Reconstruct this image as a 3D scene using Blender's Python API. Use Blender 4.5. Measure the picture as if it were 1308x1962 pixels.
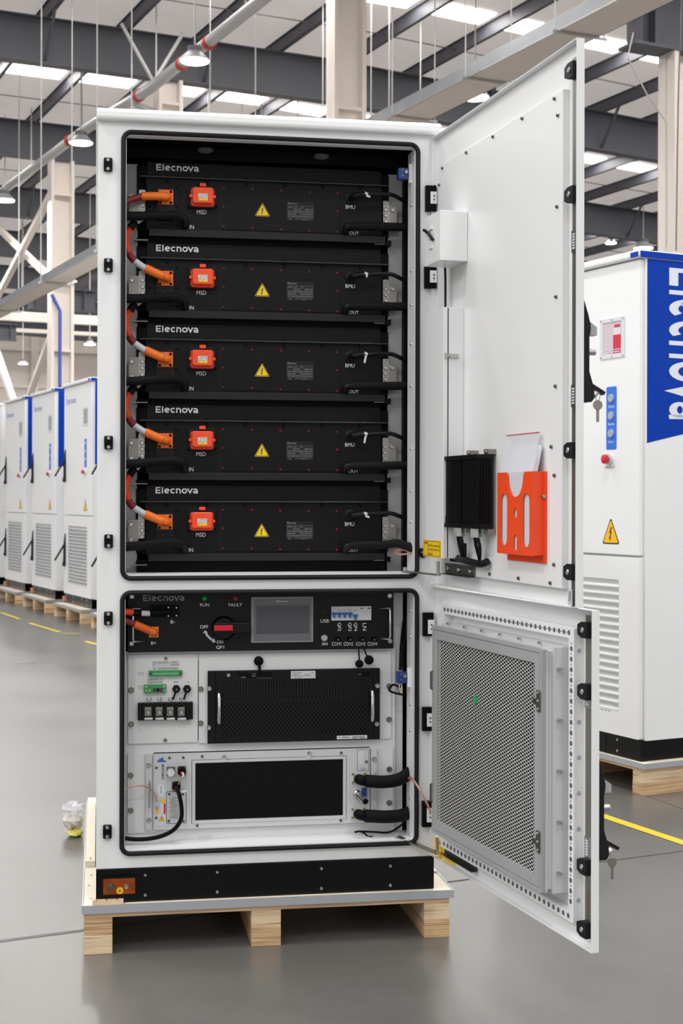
import bpy, bmesh, math, random
from mathutils import Vector, Matrix
random.seed(7)
for o in list(bpy.data.objects): bpy.data.objects.remove(o)
scene = bpy.context.scene
COL = scene.collection
PI = math.pi

# ------------------------------------------------------------------ camera
FPX, HOR, ROLL, PSI = 2750.0, 954.4, 0.0025, 0.1668      # for a 1308 x 1962 frame
CAM = Vector((0.0078, -4.1972, 1.3125))
cam_data = bpy.data.cameras.new('camera'); cam = bpy.data.objects.new('camera', cam_data); COL.objects.link(cam)
cam_data.sensor_fit = 'VERTICAL'; cam_data.sensor_height = 36.0; cam_data.sensor_width = 24.0
cam_data.lens = FPX/1962*36.0
cam_data.shift_y = -(981-HOR)/1962
_s, _c = math.sin(PSI), math.cos(PSI)
_right = Vector((_c, -_s, 0)); _up = Vector((0, 0, 1)); _fwd = Vector((_s, _c, 0))
_X = _right*math.cos(ROLL)+_up*math.sin(ROLL); _Y = _up*math.cos(ROLL)-_right*math.sin(ROLL)
cam.matrix_world = Matrix(((_X.x, _Y.x, -_fwd.x, CAM.x), (_X.y, _Y.y, -_fwd.y, CAM.y), (_X.z, _Y.z, -_fwd.z, CAM.z), (0, 0, 0, 1)))
cam_data.clip_end = 300
cam_data.dof.use_dof = True; cam_data.dof.focus_distance = 4.2; cam_data.dof.aperture_fstop = 9.0
scene.camera = cam
# ------------------------------------------------------------------ world, exposure
world = bpy.data.worlds.new('world'); scene.world = world; world.use_nodes = True
bg = world.node_tree.nodes['Background']; bg.inputs['Color'].default_value = (1.0, 0.99, 0.98, 1); bg.inputs['Strength'].default_value = 0.72
vs = scene.view_settings; vs.view_transform = 'Standard'; vs.look = 'None'; vs.exposure = 0.2; vs.gamma = 1.0; vs.use_curve_mapping = False

# light of the hall's high-bay lamps, all on one grid
_grid = [(_b, _a) for _b in (-12.8, -8.3, -3.8, 0.7, 5.2) for _a in (-6.1, -1.0, 4.1, 9.2)]+[(_b, _a) for _b in (5.2, 9.7, 14.2, 18.7) for _a in (19.4, 24.6, 29.7, 35.0, 42.0, 50.0)]
if True:
    for _b, _a in _grid:
        _ld = bpy.data.lights.new('high_bay_light', 'AREA'); _ld.shape = 'DISK'; _ld.size = 0.5; _ld.energy = 100.0; _ld.color = (1.0, 0.985, 0.96)
        _lo = bpy.data.objects.new('high_bay_light', _ld); COL.objects.link(_lo); _t = math.radians(15.8)
        _lo.location = (_b*math.cos(_t)-_a*math.sin(_t), _b*math.sin(_t)+_a*math.cos(_t), 7.2)

# ------------------------------------------------------------------ frames: a pixel gives a direction, a plane gives the distance
def ray(px, py):
    a, b = px-654, py-HOR
    u = a*math.cos(ROLL)+b*math.sin(ROLL); v = -a*math.sin(ROLL)+b*math.cos(ROLL)
    return _right*(u/FPX)+_fwd-_up*(v/FPX)
class Fr:
    def __init__(s, ox, oy, ang):
        s.ox, s.oy, s.ang, s.c, s.s = ox, oy, ang, math.cos(ang), math.sin(ang)
    def l(s, x, y): dx, dy = x-s.ox, y-s.oy; return dx*s.c+dy*s.s, -dx*s.s+dy*s.c
    def w(s, x, y, z): return Vector((s.ox+x*s.c-y*s.s, s.oy+x*s.s+y*s.c, z))
    def _rd(s, px, py):
        r = ray(px, py); o = s.l(CAM.x, CAM.y)
        return o, (r.x*s.c+r.y*s.s, -r.x*s.s+r.y*s.c), r.z
    def pix(s, px, py, y):
        o, d, rz = s._rd(px, py); t = (y-o[1])/d[1]; return o[0]+d[0]*t, CAM.z+rz*t
    def pixx(s, px, py, x):
        o, d, rz = s._rd(px, py); t = (x-o[0])/d[0]; return o[1]+d[1]*t, CAM.z+rz*t
    def R(s, px0, py0, px1, py1, y):
        mx, my = (px0+px1)/2, (py0+py1)/2
        return s.pix(px0, my, y)[0], s.pix(px1, my, y)[0], s.pix(mx, py1, y)[1], s.pix(mx, py0, y)[1]
W = Fr(0, 0, 0)
# ------------------------------------------------------------------ materials
def lin(c): c /= 255.0; return c/12.92 if c <= 0.04045 else ((c+0.055)/1.055)**2.4
def rgb(r, g, b): return (lin(r), lin(g), lin(b), 1)
MATS = {}
def mat(name, col, rough=0.5, metal=0.0, spec=None, noise=0.0, nscale=6.0, bump=0.0, bscale=60.0, emit=0.0, stretch=None, col2=None, alpha=1.0, trans=0.0):
    if name in MATS: return MATS[name]
    m = bpy.data.materials.new(name); m.use_nodes = True; nt = m.node_tree; n = nt.nodes; L = nt.links
    b = n['Principled BSDF']; c = rgb(*col)
    b.inputs['Base Color'].default_value = c; b.inputs['Roughness'].default_value = rough; b.inputs['Metallic'].default_value = metal
    if spec is not None: b.inputs['Specular IOR Level'].default_value = spec
    if trans: b.inputs['Transmission Weight'].default_value = trans
    if alpha < 1: b.inputs['Alpha'].default_value = alpha
    if emit: b.inputs['Emission Color'].default_value = c; b.inputs['Emission Strength'].default_value = emit
    if noise or bump:
        tc = n.new('ShaderNodeTexCoord'); mp = n.new('ShaderNodeMapping'); L.new(tc.outputs['Object'], mp.inputs['Vector'])
        if stretch: mp.inputs['Scale'].default_value = stretch
    if noise:
        t = n.new('ShaderNodeTexNoise'); t.inputs['Scale'].default_value = nscale; t.inputs['Detail'].default_value = 5; L.new(mp.outputs[0], t.inputs['Vector'])
        r = n.new('ShaderNodeValToRGB'); L.new(t.outputs['Fac'], r.inputs['Fac']); r.color_ramp.elements[0].position = 0.32; r.color_ramp.elements[1].position = 0.68
        d = rgb(*col2) if col2 else tuple(x*(1-noise) for x in c[:3])+(1,)
        r.color_ramp.elements[0].color = d; r.color_ramp.elements[1].color = c
        L.new(r.outputs['Color'], b.inputs['Base Color'])
    if bump:
        t2 = n.new('ShaderNodeTexNoise'); t2.inputs['Scale'].default_value = bscale; t2.inputs['Detail'].default_value = 3; L.new(mp.outputs[0], t2.inputs['Vector'])
        bp = n.new('ShaderNodeBump'); bp.inputs['Strength'].default_value = bump; bp.inputs['Distance'].default_value = 0.004; L.new(t2.outputs['Fac'], bp.inputs['Height']); L.new(bp.outputs[0], b.inputs['Normal'])
    MATS[name] = m; return m
white = mat('white_paint', (236, 237, 238), 0.32, bump=0.03, bscale=400)
white2 = mat('white_panel', (228, 229, 230), 0.4, bump=0.02, bscale=400)
grey_in = mat('grey_galvanised_plate', (176, 176, 178), 0.5, noise=0.06, nscale=8)
black = mat('black_powder_coat', (12, 12, 13), 0.42, spec=0.25, bump=0.08, bscale=900)
blackf = mat('black_pack_face', (12, 12, 13), 0.45, spec=0.2, bump=0.10, bscale=700)
blackd = mat('black_deep', (5, 5, 6), 0.6, spec=0.15)
blackg = mat('black_gloss', (6, 6, 7), 0.25, spec=0.25)
rubber = mat('black_rubber', (22, 23, 25), 0.55, spec=0.25)
hosem = mat('black_hose_foam', (13, 14, 15), 0.75, spec=0.2, bump=0.1, bscale=300)
orange = mat('orange_connector', (247, 120, 32), 0.4)
orange2 = mat('red_orange_plastic', (246, 78, 30), 0.35)
orange2d = mat('red_orange_plastic_rim', (225, 55, 25), 0.4)
conduit = mat('orange_conduit', (232, 72, 26), 0.45)
darkred = mat('dark_red_shrink', (126, 26, 30), 0.5)
sleeve = mat('white_marker_sleeve', (205, 208, 214), 0.45)
steel = mat('steel', (190, 190, 188), 0.28, 1.0)
steeld = mat('steel_dark', (120, 120, 118), 0.35, 1.0)
zinc = mat('zinc_plate', (150, 145, 139), 0.36, 0.9)
chrome = mat('chrome', (225, 225, 225), 0.12, 1.0)
alu = mat('aluminium_grey', (204, 206, 209), 0.45, 0.0)
alud = mat('aluminium_frame', (168, 170, 172), 0.42, 0.1)
copper = mat('copper', (196, 98, 50), 0.3, 0.9, noise=0.35, nscale=25)
copperwire = mat('copper_braid', (196, 150, 128), 0.4, 0.5)
lettering = mat('light_lettering', (238, 239, 240), 0.6)
letteringd = mat('dark_lettering', (40, 40, 44), 0.6)
fine = mat('fine_print', (150, 152, 156), 0.6)
yellow = mat('yellow_sticker', (246, 208, 24), 0.45)
amber = mat('amber_sticker', (248, 188, 18), 0.45)
red = mat('red_plastic', (205, 28, 40), 0.35)
redscrew = mat('red_marked_screw', (120, 30, 34), 0.5)
greenled = mat('green_led', (20, 170, 80), 0.3)
green = mat('green_terminal', (58, 150, 84), 0.45)
greendot = mat('green_dot', (40, 160, 105), 0.5)
blue = mat('blue_wrap', (0, 58, 168), 0.45, spec=0.15)
blued = mat('blue_switch', (38, 60, 128), 0.4)
bluel = mat('blue_breaker', (42, 96, 170), 0.4)
lilac = mat('blue_logo', (132, 138, 205), 0.45)
paper = mat('paper', (238, 238, 244), 0.6, noise=0.04, nscale=20)
plastic = mat('clear_film', (235, 235, 240), 0.15, alpha=0.38)
screenm = mat('screen_glass', (74, 76, 82), 0.2)
bezel = mat('screen_bezel', (138, 139, 142), 0.35)
palegrey = mat('pale_grey_plastic', (214, 216, 220), 0.35)
creamcol = mat('cream_steel', (238, 229, 220), 0.55)
darksteel = mat('dark_blue_grey_steel', (84, 85, 93), 0.5)
galv = mat('galvanised_tray', (176, 180, 184), 0.38, 0.6, noise=0.15, nscale=3)
pipe_m = mat('grey_pipe', (196, 195, 194), 0.42, 0.3)
glow = mat('skylight', (255, 252, 248), 0.5, emit=16.0)
lampglow = mat('lamp_light', (255, 255, 255), 0.5, emit=30.0)
lampgrey = mat('lamp_housing', (112, 112, 114), 0.5)
lampshade = mat('lamp_shade', (168, 168, 170), 0.45)
foil = mat('roof_insulation', (226, 217, 212), 0.6, noise=0.10, nscale=1.2, bump=0.9, bscale=1.6)
_nt = foil.node_tree; _tr = _nt.nodes.new('ShaderNodeBsdfTranslucent'); _tr.inputs['Color'].default_value = (0.9, 0.85, 0.83, 1); _ms = _nt.nodes.new('ShaderNodeMixShader'); _ms.inputs[0].default_value = 0.45   # translucency added to the film so outside sky brightens the roof
_nt.links.new(_nt.nodes['Principled BSDF'].outputs[0], _ms.inputs[1]); _nt.links.new(_tr.outputs[0], _ms.inputs[2]); _nt.links.new(_ms.outputs[0], _nt.nodes['Material Output'].inputs['Surface'])
wallm = mat('cream_wall', (232, 222, 212), 0.7, noise=0.04, nscale=0.6)
deckm = mat('white_washed_ply', (236, 226, 205), 0.6, noise=0.07, nscale=9)
floorjoint = mat('saw_cut', (84, 82, 80), 0.9)
yellowpaint = mat('yellow_floor_paint', (226, 200, 42), 0.5, noise=0.12, nscale=14)
def ply_mat(name, c1, c2, sx, sy, sz):
    m = bpy.data.materials.new(name); m.use_nodes = True; nt = m.node_tree; n = nt.nodes; L = nt.links; b = n['Principled BSDF']
    tc = n.new('ShaderNodeTexCoord'); mp = n.new('ShaderNodeMapping'); mp.inputs['Scale'].default_value = (sx, sy, sz); L.new(tc.outputs['Object'], mp.inputs['Vector'])
    t = n.new('ShaderNodeTexNoise'); t.inputs['Scale'].default_value = 1.0; t.inputs['Detail'].default_value = 6; t.inputs['Roughness'].default_value = 0.65; L.new(mp.outputs[0], t.inputs['Vector'])
    r = n.new('ShaderNodeValToRGB'); e = r.color_ramp.elements; e[0].position = 0.36; e[0].color = rgb(*c2); e[1].position = 0.55; e[1].color = rgb(*c1)
    L.new(t.outputs['Fac'], r.inputs['Fac']); L.new(r.outputs['Color'], b.inputs['Base Color']); b.inputs['Roughness'].default_value = 0.7
    MATS[name] = m; return m
ply = ply_mat('plywood_edge', (222, 192, 154), (146, 106, 74), 3, 3, 300)
ply2 = ply_mat('plywood_edge_tan', (214, 180, 138), (150, 112, 74), 4, 4, 230)
ply3 = ply_mat('plywood_edge_pale', (228, 204, 170), (178, 144, 108), 5, 5, 170)
# concrete floor
floorm = bpy.data.materials.new('polished_concrete'); floorm.use_nodes = True
nt = floorm.node_tree; n = nt.nodes; L = nt.links; b = n['Principled BSDF']
tc = n.new('ShaderNodeTexCoord'); t1 = n.new('ShaderNodeTexNoise'); t1.inputs['Scale'].default_value = 0.9; t1.inputs['Detail'].default_value = 8; t1.inputs['Roughness'].default_value = 0.62
L.new(tc.outputs['Object'], t1.inputs['Vector'])
r1 = n.new('ShaderNodeValToRGB'); r1.color_ramp.elements[0].position = 0.3; r1.color_ramp.elements[0].color = rgb(86, 84, 81); r1.color_ramp.elements[1].position = 0.7; r1.color_ramp.elements[1].color = rgb(110, 108, 105)
L.new(t1.outputs['Fac'], r1.inputs['Fac'])
t2 = n.new('ShaderNodeTexNoise'); t2.inputs['Scale'].default_value = 26; t2.inputs['Detail'].default_value = 4; L.new(tc.outputs['Object'], t2.inputs['Vector'])
r2 = n.new('ShaderNodeValToRGB'); r2.color_ramp.elements[0].position = 0.30; r2.color_ramp.elements[0].color = (0.86, 0.85, 0.84, 1); r2.color_ramp.elements[1].position = 0.46; r2.color_ramp.elements[1].color = (1, 1, 1, 1)
L.new(t2.outputs['Fac'], r2.inputs['Fac'])
mx = n.new('ShaderNodeMix'); mx.data_type = 'RGBA'; mx.blend_type = 'MULTIPLY'; mx.inputs[0].default_value = 0.6
L.new(r1.outputs['Color'], mx.inputs[6]); L.new(r2.outputs['Color'], mx.inputs[7]); L.new(mx.outputs[2], b.inputs['Base Color'])
rr = n.new('ShaderNodeMapRange'); rr.inputs[3].default_value = 0.22; rr.inputs[4].default_value = 0.38; L.new(t1.outputs['Fac'], rr.inputs[0]); L.new(rr.outputs[0], b.inputs['Roughness'])
b.inputs['Specular IOR Level'].default_value = 0.6

# ------------------------------------------------------------------ mesh builder
BASE = {}
class MB:
    def __init__(s): s.v = []; s.f = []
    def add(s, vs, fs):
        k = len(s.v); s.v += [tuple(p) for p in vs]; s.f += [tuple(i+k for i in q) for q in fs]; return s
    def box(s, x0, x1, y0, y1, z0, z1):
        if x0 > x1: x0, x1 = x1, x0
        if y0 > y1: y0, y1 = y1, y0
        if z0 > z1: z0, z1 = z1, z0
        return s.add([(x0, y0, z0), (x1, y0, z0), (x1, y1, z0), (x0, y1, z0), (x0, y0, z1), (x1, y0, z1), (x1, y1, z1), (x0, y1, z1)],
                     [(3, 2, 1, 0), (4, 5, 6, 7), (0, 1, 5, 4), (1, 2, 6, 5), (2, 3, 7, 6), (3, 0, 4, 7)])
    def prism(s, poly, a0, a1, axis='y'):          # poly in the other two axes, extruded along axis
        k = len(poly)
        f = {'y': lambda p, a: (p[0], a, p[1]), 'x': lambda p, a: (a, p[0], p[1]), 'z': lambda p, a: (p[0], p[1], a)}[axis]
        vs = [f(p, a0) for p in poly]+[f(p, a1) for p in poly]
        fs = [tuple(range(k)), tuple(range(2*k-1, k-1, -1))]+[(i, i+k, (i+1) % k+k, (i+1) % k) for i in range(k)]
        return s.add(vs, fs)
    def rrect(s, x0, x1, z0, z1, r, y0, y1): return s.prism(rr_poly(x0, x1, z0, z1, r), y0, y1)
    def ring(s, po, pi, y0, y1):
        k = len(po)
        vs = [(p[0], y0, p[1]) for p in po]+[(p[0], y0, p[1]) for p in pi]+[(p[0], y1, p[1]) for p in po]+[(p[0], y1, p[1]) for p in pi]
        fs = []
        for i in range(k):
            j = (i+1) % k
            fs += [(i, j, j+k, i+k), (i+2*k, i+3*k, j+3*k, j+2*k), (i, i+2*k, j+2*k, j), (i+k, j+k, j+3*k, i+3*k)]
        return s.add(vs, fs)
    def cyl(s, p0, p1, r0, r1=None, n=14, cap=True):
        r1 = r0 if r1 is None else r1
        p0, p1 = Vector(p0), Vector(p1); d = (p1-p0).normalized(); a = d.orthogonal().normalized(); b_ = d.cross(a)
        vs = []
        for p, r in ((p0, r0), (p1, r1)):
            for i in range(n):
                t = 2*PI*i/n; vs.append(p+a*(r*math.cos(t))+b_*(r*math.sin(t)))
        fs = [(i, (i+1) % n, (i+1) % n+n, i+n) for i in range(n)]
        if cap: fs += [tuple(range(n-1, -1, -1)), tuple(range(n, 2*n))]
        return s.add(vs, fs)
    def tube(s, pts, r, n=10, smooth=True, seg=6, rfun=None):
        P = [Vector(p) for p in pts]
        if smooth and len(P) > 2:
            Q = []
            for i in range(len(P)-1):
                a = P[max(i-1, 0)]; b_ = P[i]; c_ = P[i+1]; d = P[min(i+2, len(P)-1)]
                for k in range(seg):
                    t = k/seg
                    Q.append(0.5*((2*b_)+(-a+c_)*t+(2*a-5*b_+4*c_-d)*t*t+(-a+3*b_-3*c_+d)*t*t*t))
            Q.append(P[-1]); P = Q
        vs = []; nn = len(P); prev = None
        for i in range(nn):
            d = (P[min(i+1, nn-1)]-P[max(i-1, 0)]).normalized()
            a = d.orthogonal().normalized() if prev is None else (prev-d*prev.dot(d)).normalized()
            prev = a; b_ = d.cross(a); rad = r if rfun is None else rfun(i, nn)
            for k in range(n):
                t = 2*PI*k/n; vs.append(P[i]+a*(rad*math.cos(t))+b_*(rad*math.sin(t)))
        fs = [(i*n+k, i*n+(k+1) % n, (i+1)*n+(k+1) % n, (i+1)*n+k) for i in range(nn-1) for k in range(n)]
        fs += [tuple(range(n-1, -1, -1)), tuple(range((nn-1)*n, nn*n))]
        return s.add(vs, fs)
    def bar(s, p0, p1, w, h):                       # square bar between two points
        p0, p1 = Vector(p0), Vector(p1); d = (p1-p0).normalized()
        a = d.cross(Vector((0, 0, 1)));  a = (d.orthogonal() if a.length < 1e-4 else a).normalized(); b_ = d.cross(a)
        vs = [p+a*(i*w/2)+b_*(j*h/2) for p in (p0, p1) for i, j in ((-1, -1), (1, -1), (1, 1), (-1, 1))]
        return s.add(vs, [(3, 2, 1, 0), (4, 5, 6, 7), (0, 1, 5, 4), (1, 2, 6, 5), (2, 3, 7, 6), (3, 0, 4, 7)])
    def lathe(s, prof, c, axis='z', n=24):
        vs = []
        for r, h in prof:
            for i in range(n):
                t = 2*PI*i/n; a, b_ = r*math.cos(t), r*math.sin(t)
                vs.append((c[0]+a, c[1]+b_, c[2]+h) if axis == 'z' else (c[0]+a, c[1]+h, c[2]+b_))
        k = len(prof); fs = [(j*n+i, j*n+(i+1) % n, (j+1)*n+(i+1) % n, (j+1)*n+i) for j in range(k-1) for i in range(n)]
        fs += [tuple(range(n-1, -1, -1)), tuple(range((k-1)*n, k*n))]
        return s.add(vs, fs)
    def ribbon(s, pts, w, closed=False, y=0.0):     # flat stroke in the x-z plane
        k = len(pts); Lv = []; Rv = []
        for i in range(k):
            p = pts[i]
            a = pts[(i-1) % k] if (closed or i > 0) else None; c_ = pts[(i+1) % k] if (closed or i < k-1) else None
            d1 = _n2(a, p) if a else None; d2 = _n2(p, c_) if c_ else None
            if d1 is None: d1 = d2
            if d2 is None: d2 = d1
            nx, nz = -(d1[1]+d2[1]), d1[0]+d2[0]; q = math.hypot(nx, nz) or 1; nx /= q; nz /= q
            sc = max(0.5, nx*-d1[1]+nz*d1[0]); h = w/2/sc
            Lv.append((p[0]+nx*h, y, p[1]+nz*h)); Rv.append((p[0]-nx*h, y, p[1]-nz*h))
        m = k if closed else k-1
        return s.add(Lv+Rv, [(i, (i+1) % k, (i+1) % k+k, i+k) for i in range(m)])
    def put(s, name, m, parent=None, fr=W, base=None, label=None, bevel=0.0, smooth=False, seg=2):
        if parent is not None: base = BASE[parent.name]
        elif base is None:
            xs = [p[0] for p in s.v]; ys = [p[1] for p in s.v]; zs = [p[2] for p in s.v]
            base = ((min(xs)+max(xs))/2, (min(ys)+max(ys))/2, min(zs))
        me = bpy.data.meshes.new(name); me.from_pydata([(x-base[0], y-base[1], z-base[2]) for x, y, z in s.v], [], s.f)
        bm = bmesh.new(); bm.from_mesh(me); bmesh.ops.recalc_face_normals(bm, faces=bm.faces); bm.to_mesh(me); bm.free()
        me.materials.append(m)
        o = bpy.data.objects.new(name, me); COL.objects.link(o)
        if parent is not None: o.parent = parent
        else: o.location = fr.w(*base); o.rotation_euler = (0, 0, fr.ang)
        BASE[o.name] = base
        if label: o['label'] = label
        if bevel:
            md = o.modifiers.new('bevel', 'BEVEL'); md.width = bevel; md.segments = seg; md.limit_method = 'ANGLE'; md.angle_limit = 0.7
        if smooth:
            me.polygons.foreach_set('use_smooth', [True]*len(me.polygons)); me.set_sharp_from_angle(angle=0.7)
        return o
def _n2(a, b_):
    dx, dz = b_[0]-a[0], b_[1]-a[1]; q = math.hypot(dx, dz) or 1; return dx/q, dz/q
def rr_poly(x0, x1, z0, z1, r, k=5):
    P = []
    for cx, cz, a0 in ((x1-r, z1-r, 0), (x0+r, z1-r, 90), (x0+r, z0+r, 180), (x1-r, z0+r, 270)):
        for i in range(k+1):
            t = math.radians(a0+90*i/k); P.append((cx+r*math.cos(t), cz+r*math.sin(t)))
    return P
def circ(cx, cz, r, n=20, rz=None): return [(cx+r*math.cos(2*PI*i/n), cz+(rz or r)*math.sin(2*PI*i/n)) for i in range(n)]
def thing(name, label, cat, base, fr=W, group=None, kind=None):
    o = bpy.data.objects.new(name, None); COL.objects.link(o); o.empty_display_size = 0.1
    o.location = fr.w(*base); o.rotation_euler = (0, 0, fr.ang); BASE[o.name] = base
    return tag(o, label, cat, group, kind)
def tag(o, label=None, cat=None, group=None, kind=None):
    if label: o['label'] = label
    if cat: o['category'] = cat
    if group: o['group'] = group
    if kind: o['kind'] = kind
    return o
def dup(root, dloc=None, label=None):
    def rec(o, par):
        c = o.copy(); COL.objects.link(c); c.parent = par; BASE[c.name] = BASE.get(o.name, (0, 0, 0))
        for ch in [q for q in kids[o.name]]: rec(ch, c)
        return c
    kids = {}
    def col(o):
        kids[o.name] = list(o.children)
        for ch in o.children: col(ch)
    col(root)
    r = rec(root, None)
    if dloc: r.location = root.location+Vector(dloc)
    if label: r['label'] = label
    return r
SHARE = {}
def inst(key, make, name, m, parent, x, y, z, rot=None):
    """one shared mesh, placed at a point of the parent's frame"""
    k = (key, m.name)
    if k not in SHARE:
        mb = make(); me = bpy.data.meshes.new(name); me.from_pydata(mb.v, [], mb.f)
        bm = bmesh.new(); bm.from_mesh(me); bmesh.ops.recalc_face_normals(bm, faces=bm.faces); bm.to_mesh(me); bm.free()
        me.materials.append(m); SHARE[k] = me
    o = bpy.data.objects.new(name, SHARE[k]); COL.objects.link(o); o.parent = parent
    b_ = BASE[parent.name]; o.location = (x-b_[0], y-b_[1], z-b_[2])
    if rot: o.rotation_euler = rot
    BASE[o.name] = (0, 0, 0)
    return o
def screw_mb(r, h):
    mb = MB(); mb.lathe([(r, 0), (r, -h*0.55), (r*0.8, -h), (r*0.62, -h), (r*0.5, -h*0.45)], (0, 0, 0), 'y', 14)
    return mb
def screw(parent, x, y, z, r, m=None, h=None, name='screw'):
    r = round(r, 4); h = h or r*0.7
    return inst(('screw', r, round(h, 4)), lambda: screw_mb(r, h), name, m or steel, parent, x, y, z)
def pscrew(parent, px, py, y, rpx, m=None, fr=W, name='screw', h=None):
    x, z = fr.pix(px, py, y); x2, _ = fr.pix(px+rpx, py, y)
    return screw(parent, x, y, z, abs(x2-x), m, h, name)
# ------------------------------------------------------------------ lettering
TC = {}
def text_geo(s):
    if s in TC: return TC[s]
    cu = bpy.data.curves.new('t', 'FONT'); cu.body = s; cu.resolution_u = 3; cu.fill_mode = 'FRONT'
    o = bpy.data.objects.new('t', cu); COL.objects.link(o); dg = bpy.context.evaluated_depsgraph_get()
    me = bpy.data.meshes.new_from_object(o.evaluated_get(dg)); V = [(v.co.x, v.co.y) for v in me.vertices]; Fc = [tuple(p.vertices) for p in me.polygons]
    bpy.data.objects.remove(o); bpy.data.curves.remove(cu); bpy.data.meshes.remove(me)
    TC[s] = fit01(V), Fc; return TC[s]
def fit01(V):
    x0 = min(v[0] for v in V); x1 = max(v[0] for v in V); y0 = min(v[1] for v in V); y1 = max(v[1] for v in V)
    return [((x-x0)/((x1-x0) or 1), (y-y0)/((y1-y0) or 1)) for x, y in V]
def arc(cx, cz, rx, rz, a0, a1, k=14): return [(cx+rx*math.cos(math.radians(a0+(a1-a0)*i/k)), cz+rz*math.sin(math.radians(a0+(a1-a0)*i/k))) for i in range(k+1)]
def logo_geo():
    if 'LOGO' in TC: return TC['LOGO']
    mb = MB(); w = 0.19; h = w/2; xh = 0.80; x = 0
    mb.ribbon([(0.78, 1-h), (h, 1-h), (h, h), (0.78, h)], w); mb.ribbon([(h, 0.5), (0.72, 0.5)], w*0.95)
    x = 0.98; mb.ribbon([(x+h, 0), (x+h, 1.0)], w)
    x = 1.36; R_ = 0.43; cz = xh/2; rx = R_-h; rz = xh/2-h
    mb.ribbon([(x+R_-rx*0.95, cz-0.07), (x+R_+rx*0.93, cz+0.10)]+arc(x+R_, cz, rx, rz, 18, 318, 20)[1:], w)
    x = 2.32; mb.ribbon(arc(x+0.42, cz, 0.42-h, rz, 48, 312, 18), w)
    x = 3.22; mb.ribbon([(x+h, 0), (x+h, xh)], w); mb.ribbon([(x+h, cz)]+arc(x+0.38, cz+0.04, 0.38-h, rz-0.04, 165, 0, 12)+[(x+0.76-h, 0)], w)
    x = 4.12; mb.ribbon(arc(x+0.44, cz, 0.44-h, rz, 0, 342, 19), w, True)
    x = 5.02; mb.ribbon([(x+h*0.6, xh), (x+0.42, 0.1), (x+0.84-h*0.6, xh)], w*1.05)
    x = 5.90; mb.ribbon(arc(x+0.36, cz+0.06, 0.40-h, rz-0.06, 150, 8, 10)+[(x+0.78-h, 0)], w); mb.ribbon(arc(x+0.36, 0.23, 0.36-h, 0.23-h*0.9, 0, 342, 15), w*0.85, True)
    TC['LOGO'] = fit01([(v[0], v[2]) for v in mb.v]), mb.f; return TC['LOGO']
def put_text(s, rect, y, m, parent, fr=W, name='lettering', turn=0, label=None):
    x0, x1, z0, z1 = rect; V, Fc = logo_geo() if s == 'LOGO' else text_geo(s)
    mb = MB()
    if turn == 0: vs_ = [(x0+(x1-x0)*a, y, z0+(z1-z0)*b_) for a, b_ in V]
    else: vs_ = [(x0+(x1-x0)*b_, y, z1-(z1-z0)*a) for a, b_ in V]       # reads downwards
    mb.add(vs_, Fc); return mb.put(name, m, parent, fr, label=label)
def ptext(s, px0, py0, px1, py1, y, m, parent, fr=W, **k): return put_text(s, fr.R(px0, py0, px1, py1, y), y-0.0007, m, parent, fr, **k)
def fine_print(mb, x0, x1, z0, z1, y, rows, fill=0.85):
    dz = (z1-z0)/rows
    for i in range(rows):
        x = x0
        while x < x1:
            L_ = random.uniform(0.03, 0.12)*(x1-x0)*2; xe = min(x+L_, x1)
            if random.random() < fill: mb.add([(x, y, z1-dz*(i+0.75)), (xe, y, z1-dz*(i+0.75)), (xe, y, z1-dz*(i+0.3)), (x, y, z1-dz*(i+0.3))], [(0, 1, 2, 3)])
            x = xe+0.02*(x1-x0)
    return mb
def sticker(parent, name, rect, y, m, r=0.001, t=0.0008, label=None):
    x0, x1, z0, z1 = rect; return MB().rrect(x0, x1, z0, z1, min(r, (x1-x0)/3, (z1-z0)/3), y-t, y).put(name, m, parent, label=label)
BOLT = [(0.10, 1.0), (-0.30, 0.42), (-0.02, 0.46), (-0.16, 0.10), (-0.30, 0.16), (-0.10, -0.25), (0.14, 0.10), (0.0, 0.10), (0.26, 0.62), (0.02, 0.56), (0.34, 1.0)]
def warning(parent, rect, y, m_y, name='warning_sticker'):
    x0, x1, z0, z1 = rect; cx = (x0+x1)/2; w = (x1-x0)/2; h = z1-z0
    def tri(k, yy0, yy1, r):
        P = []; c_ = (cx, z0+h*0.36)
        for ax, az in ((cx, z1), (x0, z0), (x1, z0)):
            vx, vz = c_[0]+(ax-c_[0])*k, c_[1]+(az-c_[1])*k
            P.append((vx, vz))
        Q = []
        for i in range(3):
            p, a, b_ = P[i], P[i-1], P[(i+1) % 3]
            for q in (a, b_): Q.append((p[0]+(q[0]-p[0])*r, p[1]+(q[1]-p[1])*r))
        return MB().prism(Q, yy0, yy1)
    o = tri(1, y-0.0008, y, 0.07).put(name, letteringd if m_y is amber else m_y, parent)
    k = 0.86 if m_y is amber else 0.80
    if m_y is not amber: tri(0.93, y-0.0010, y-0.0008, 0.06).put('border', letteringd, o)
    tri(k, y-0.0012, y-0.0010, 0.06).put('yellow_field', m_y, o)
    s_ = h*0.42
    MB().prism([(cx+px*s_*0.72-0.02*w, z0+h*0.22+pz*s_) for px, pz in BOLT], y-0.0014, y-0.0012).put('lightning_bolt', letteringd, o)
    return o
def pbox(fr, px0, py0, px1, py1, y0, y1):
    a, b_, c_, d = fr.R(px0, py0, px1, py1, y0); return MB().box(a, b_, y0, y1, c_, d)
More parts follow.
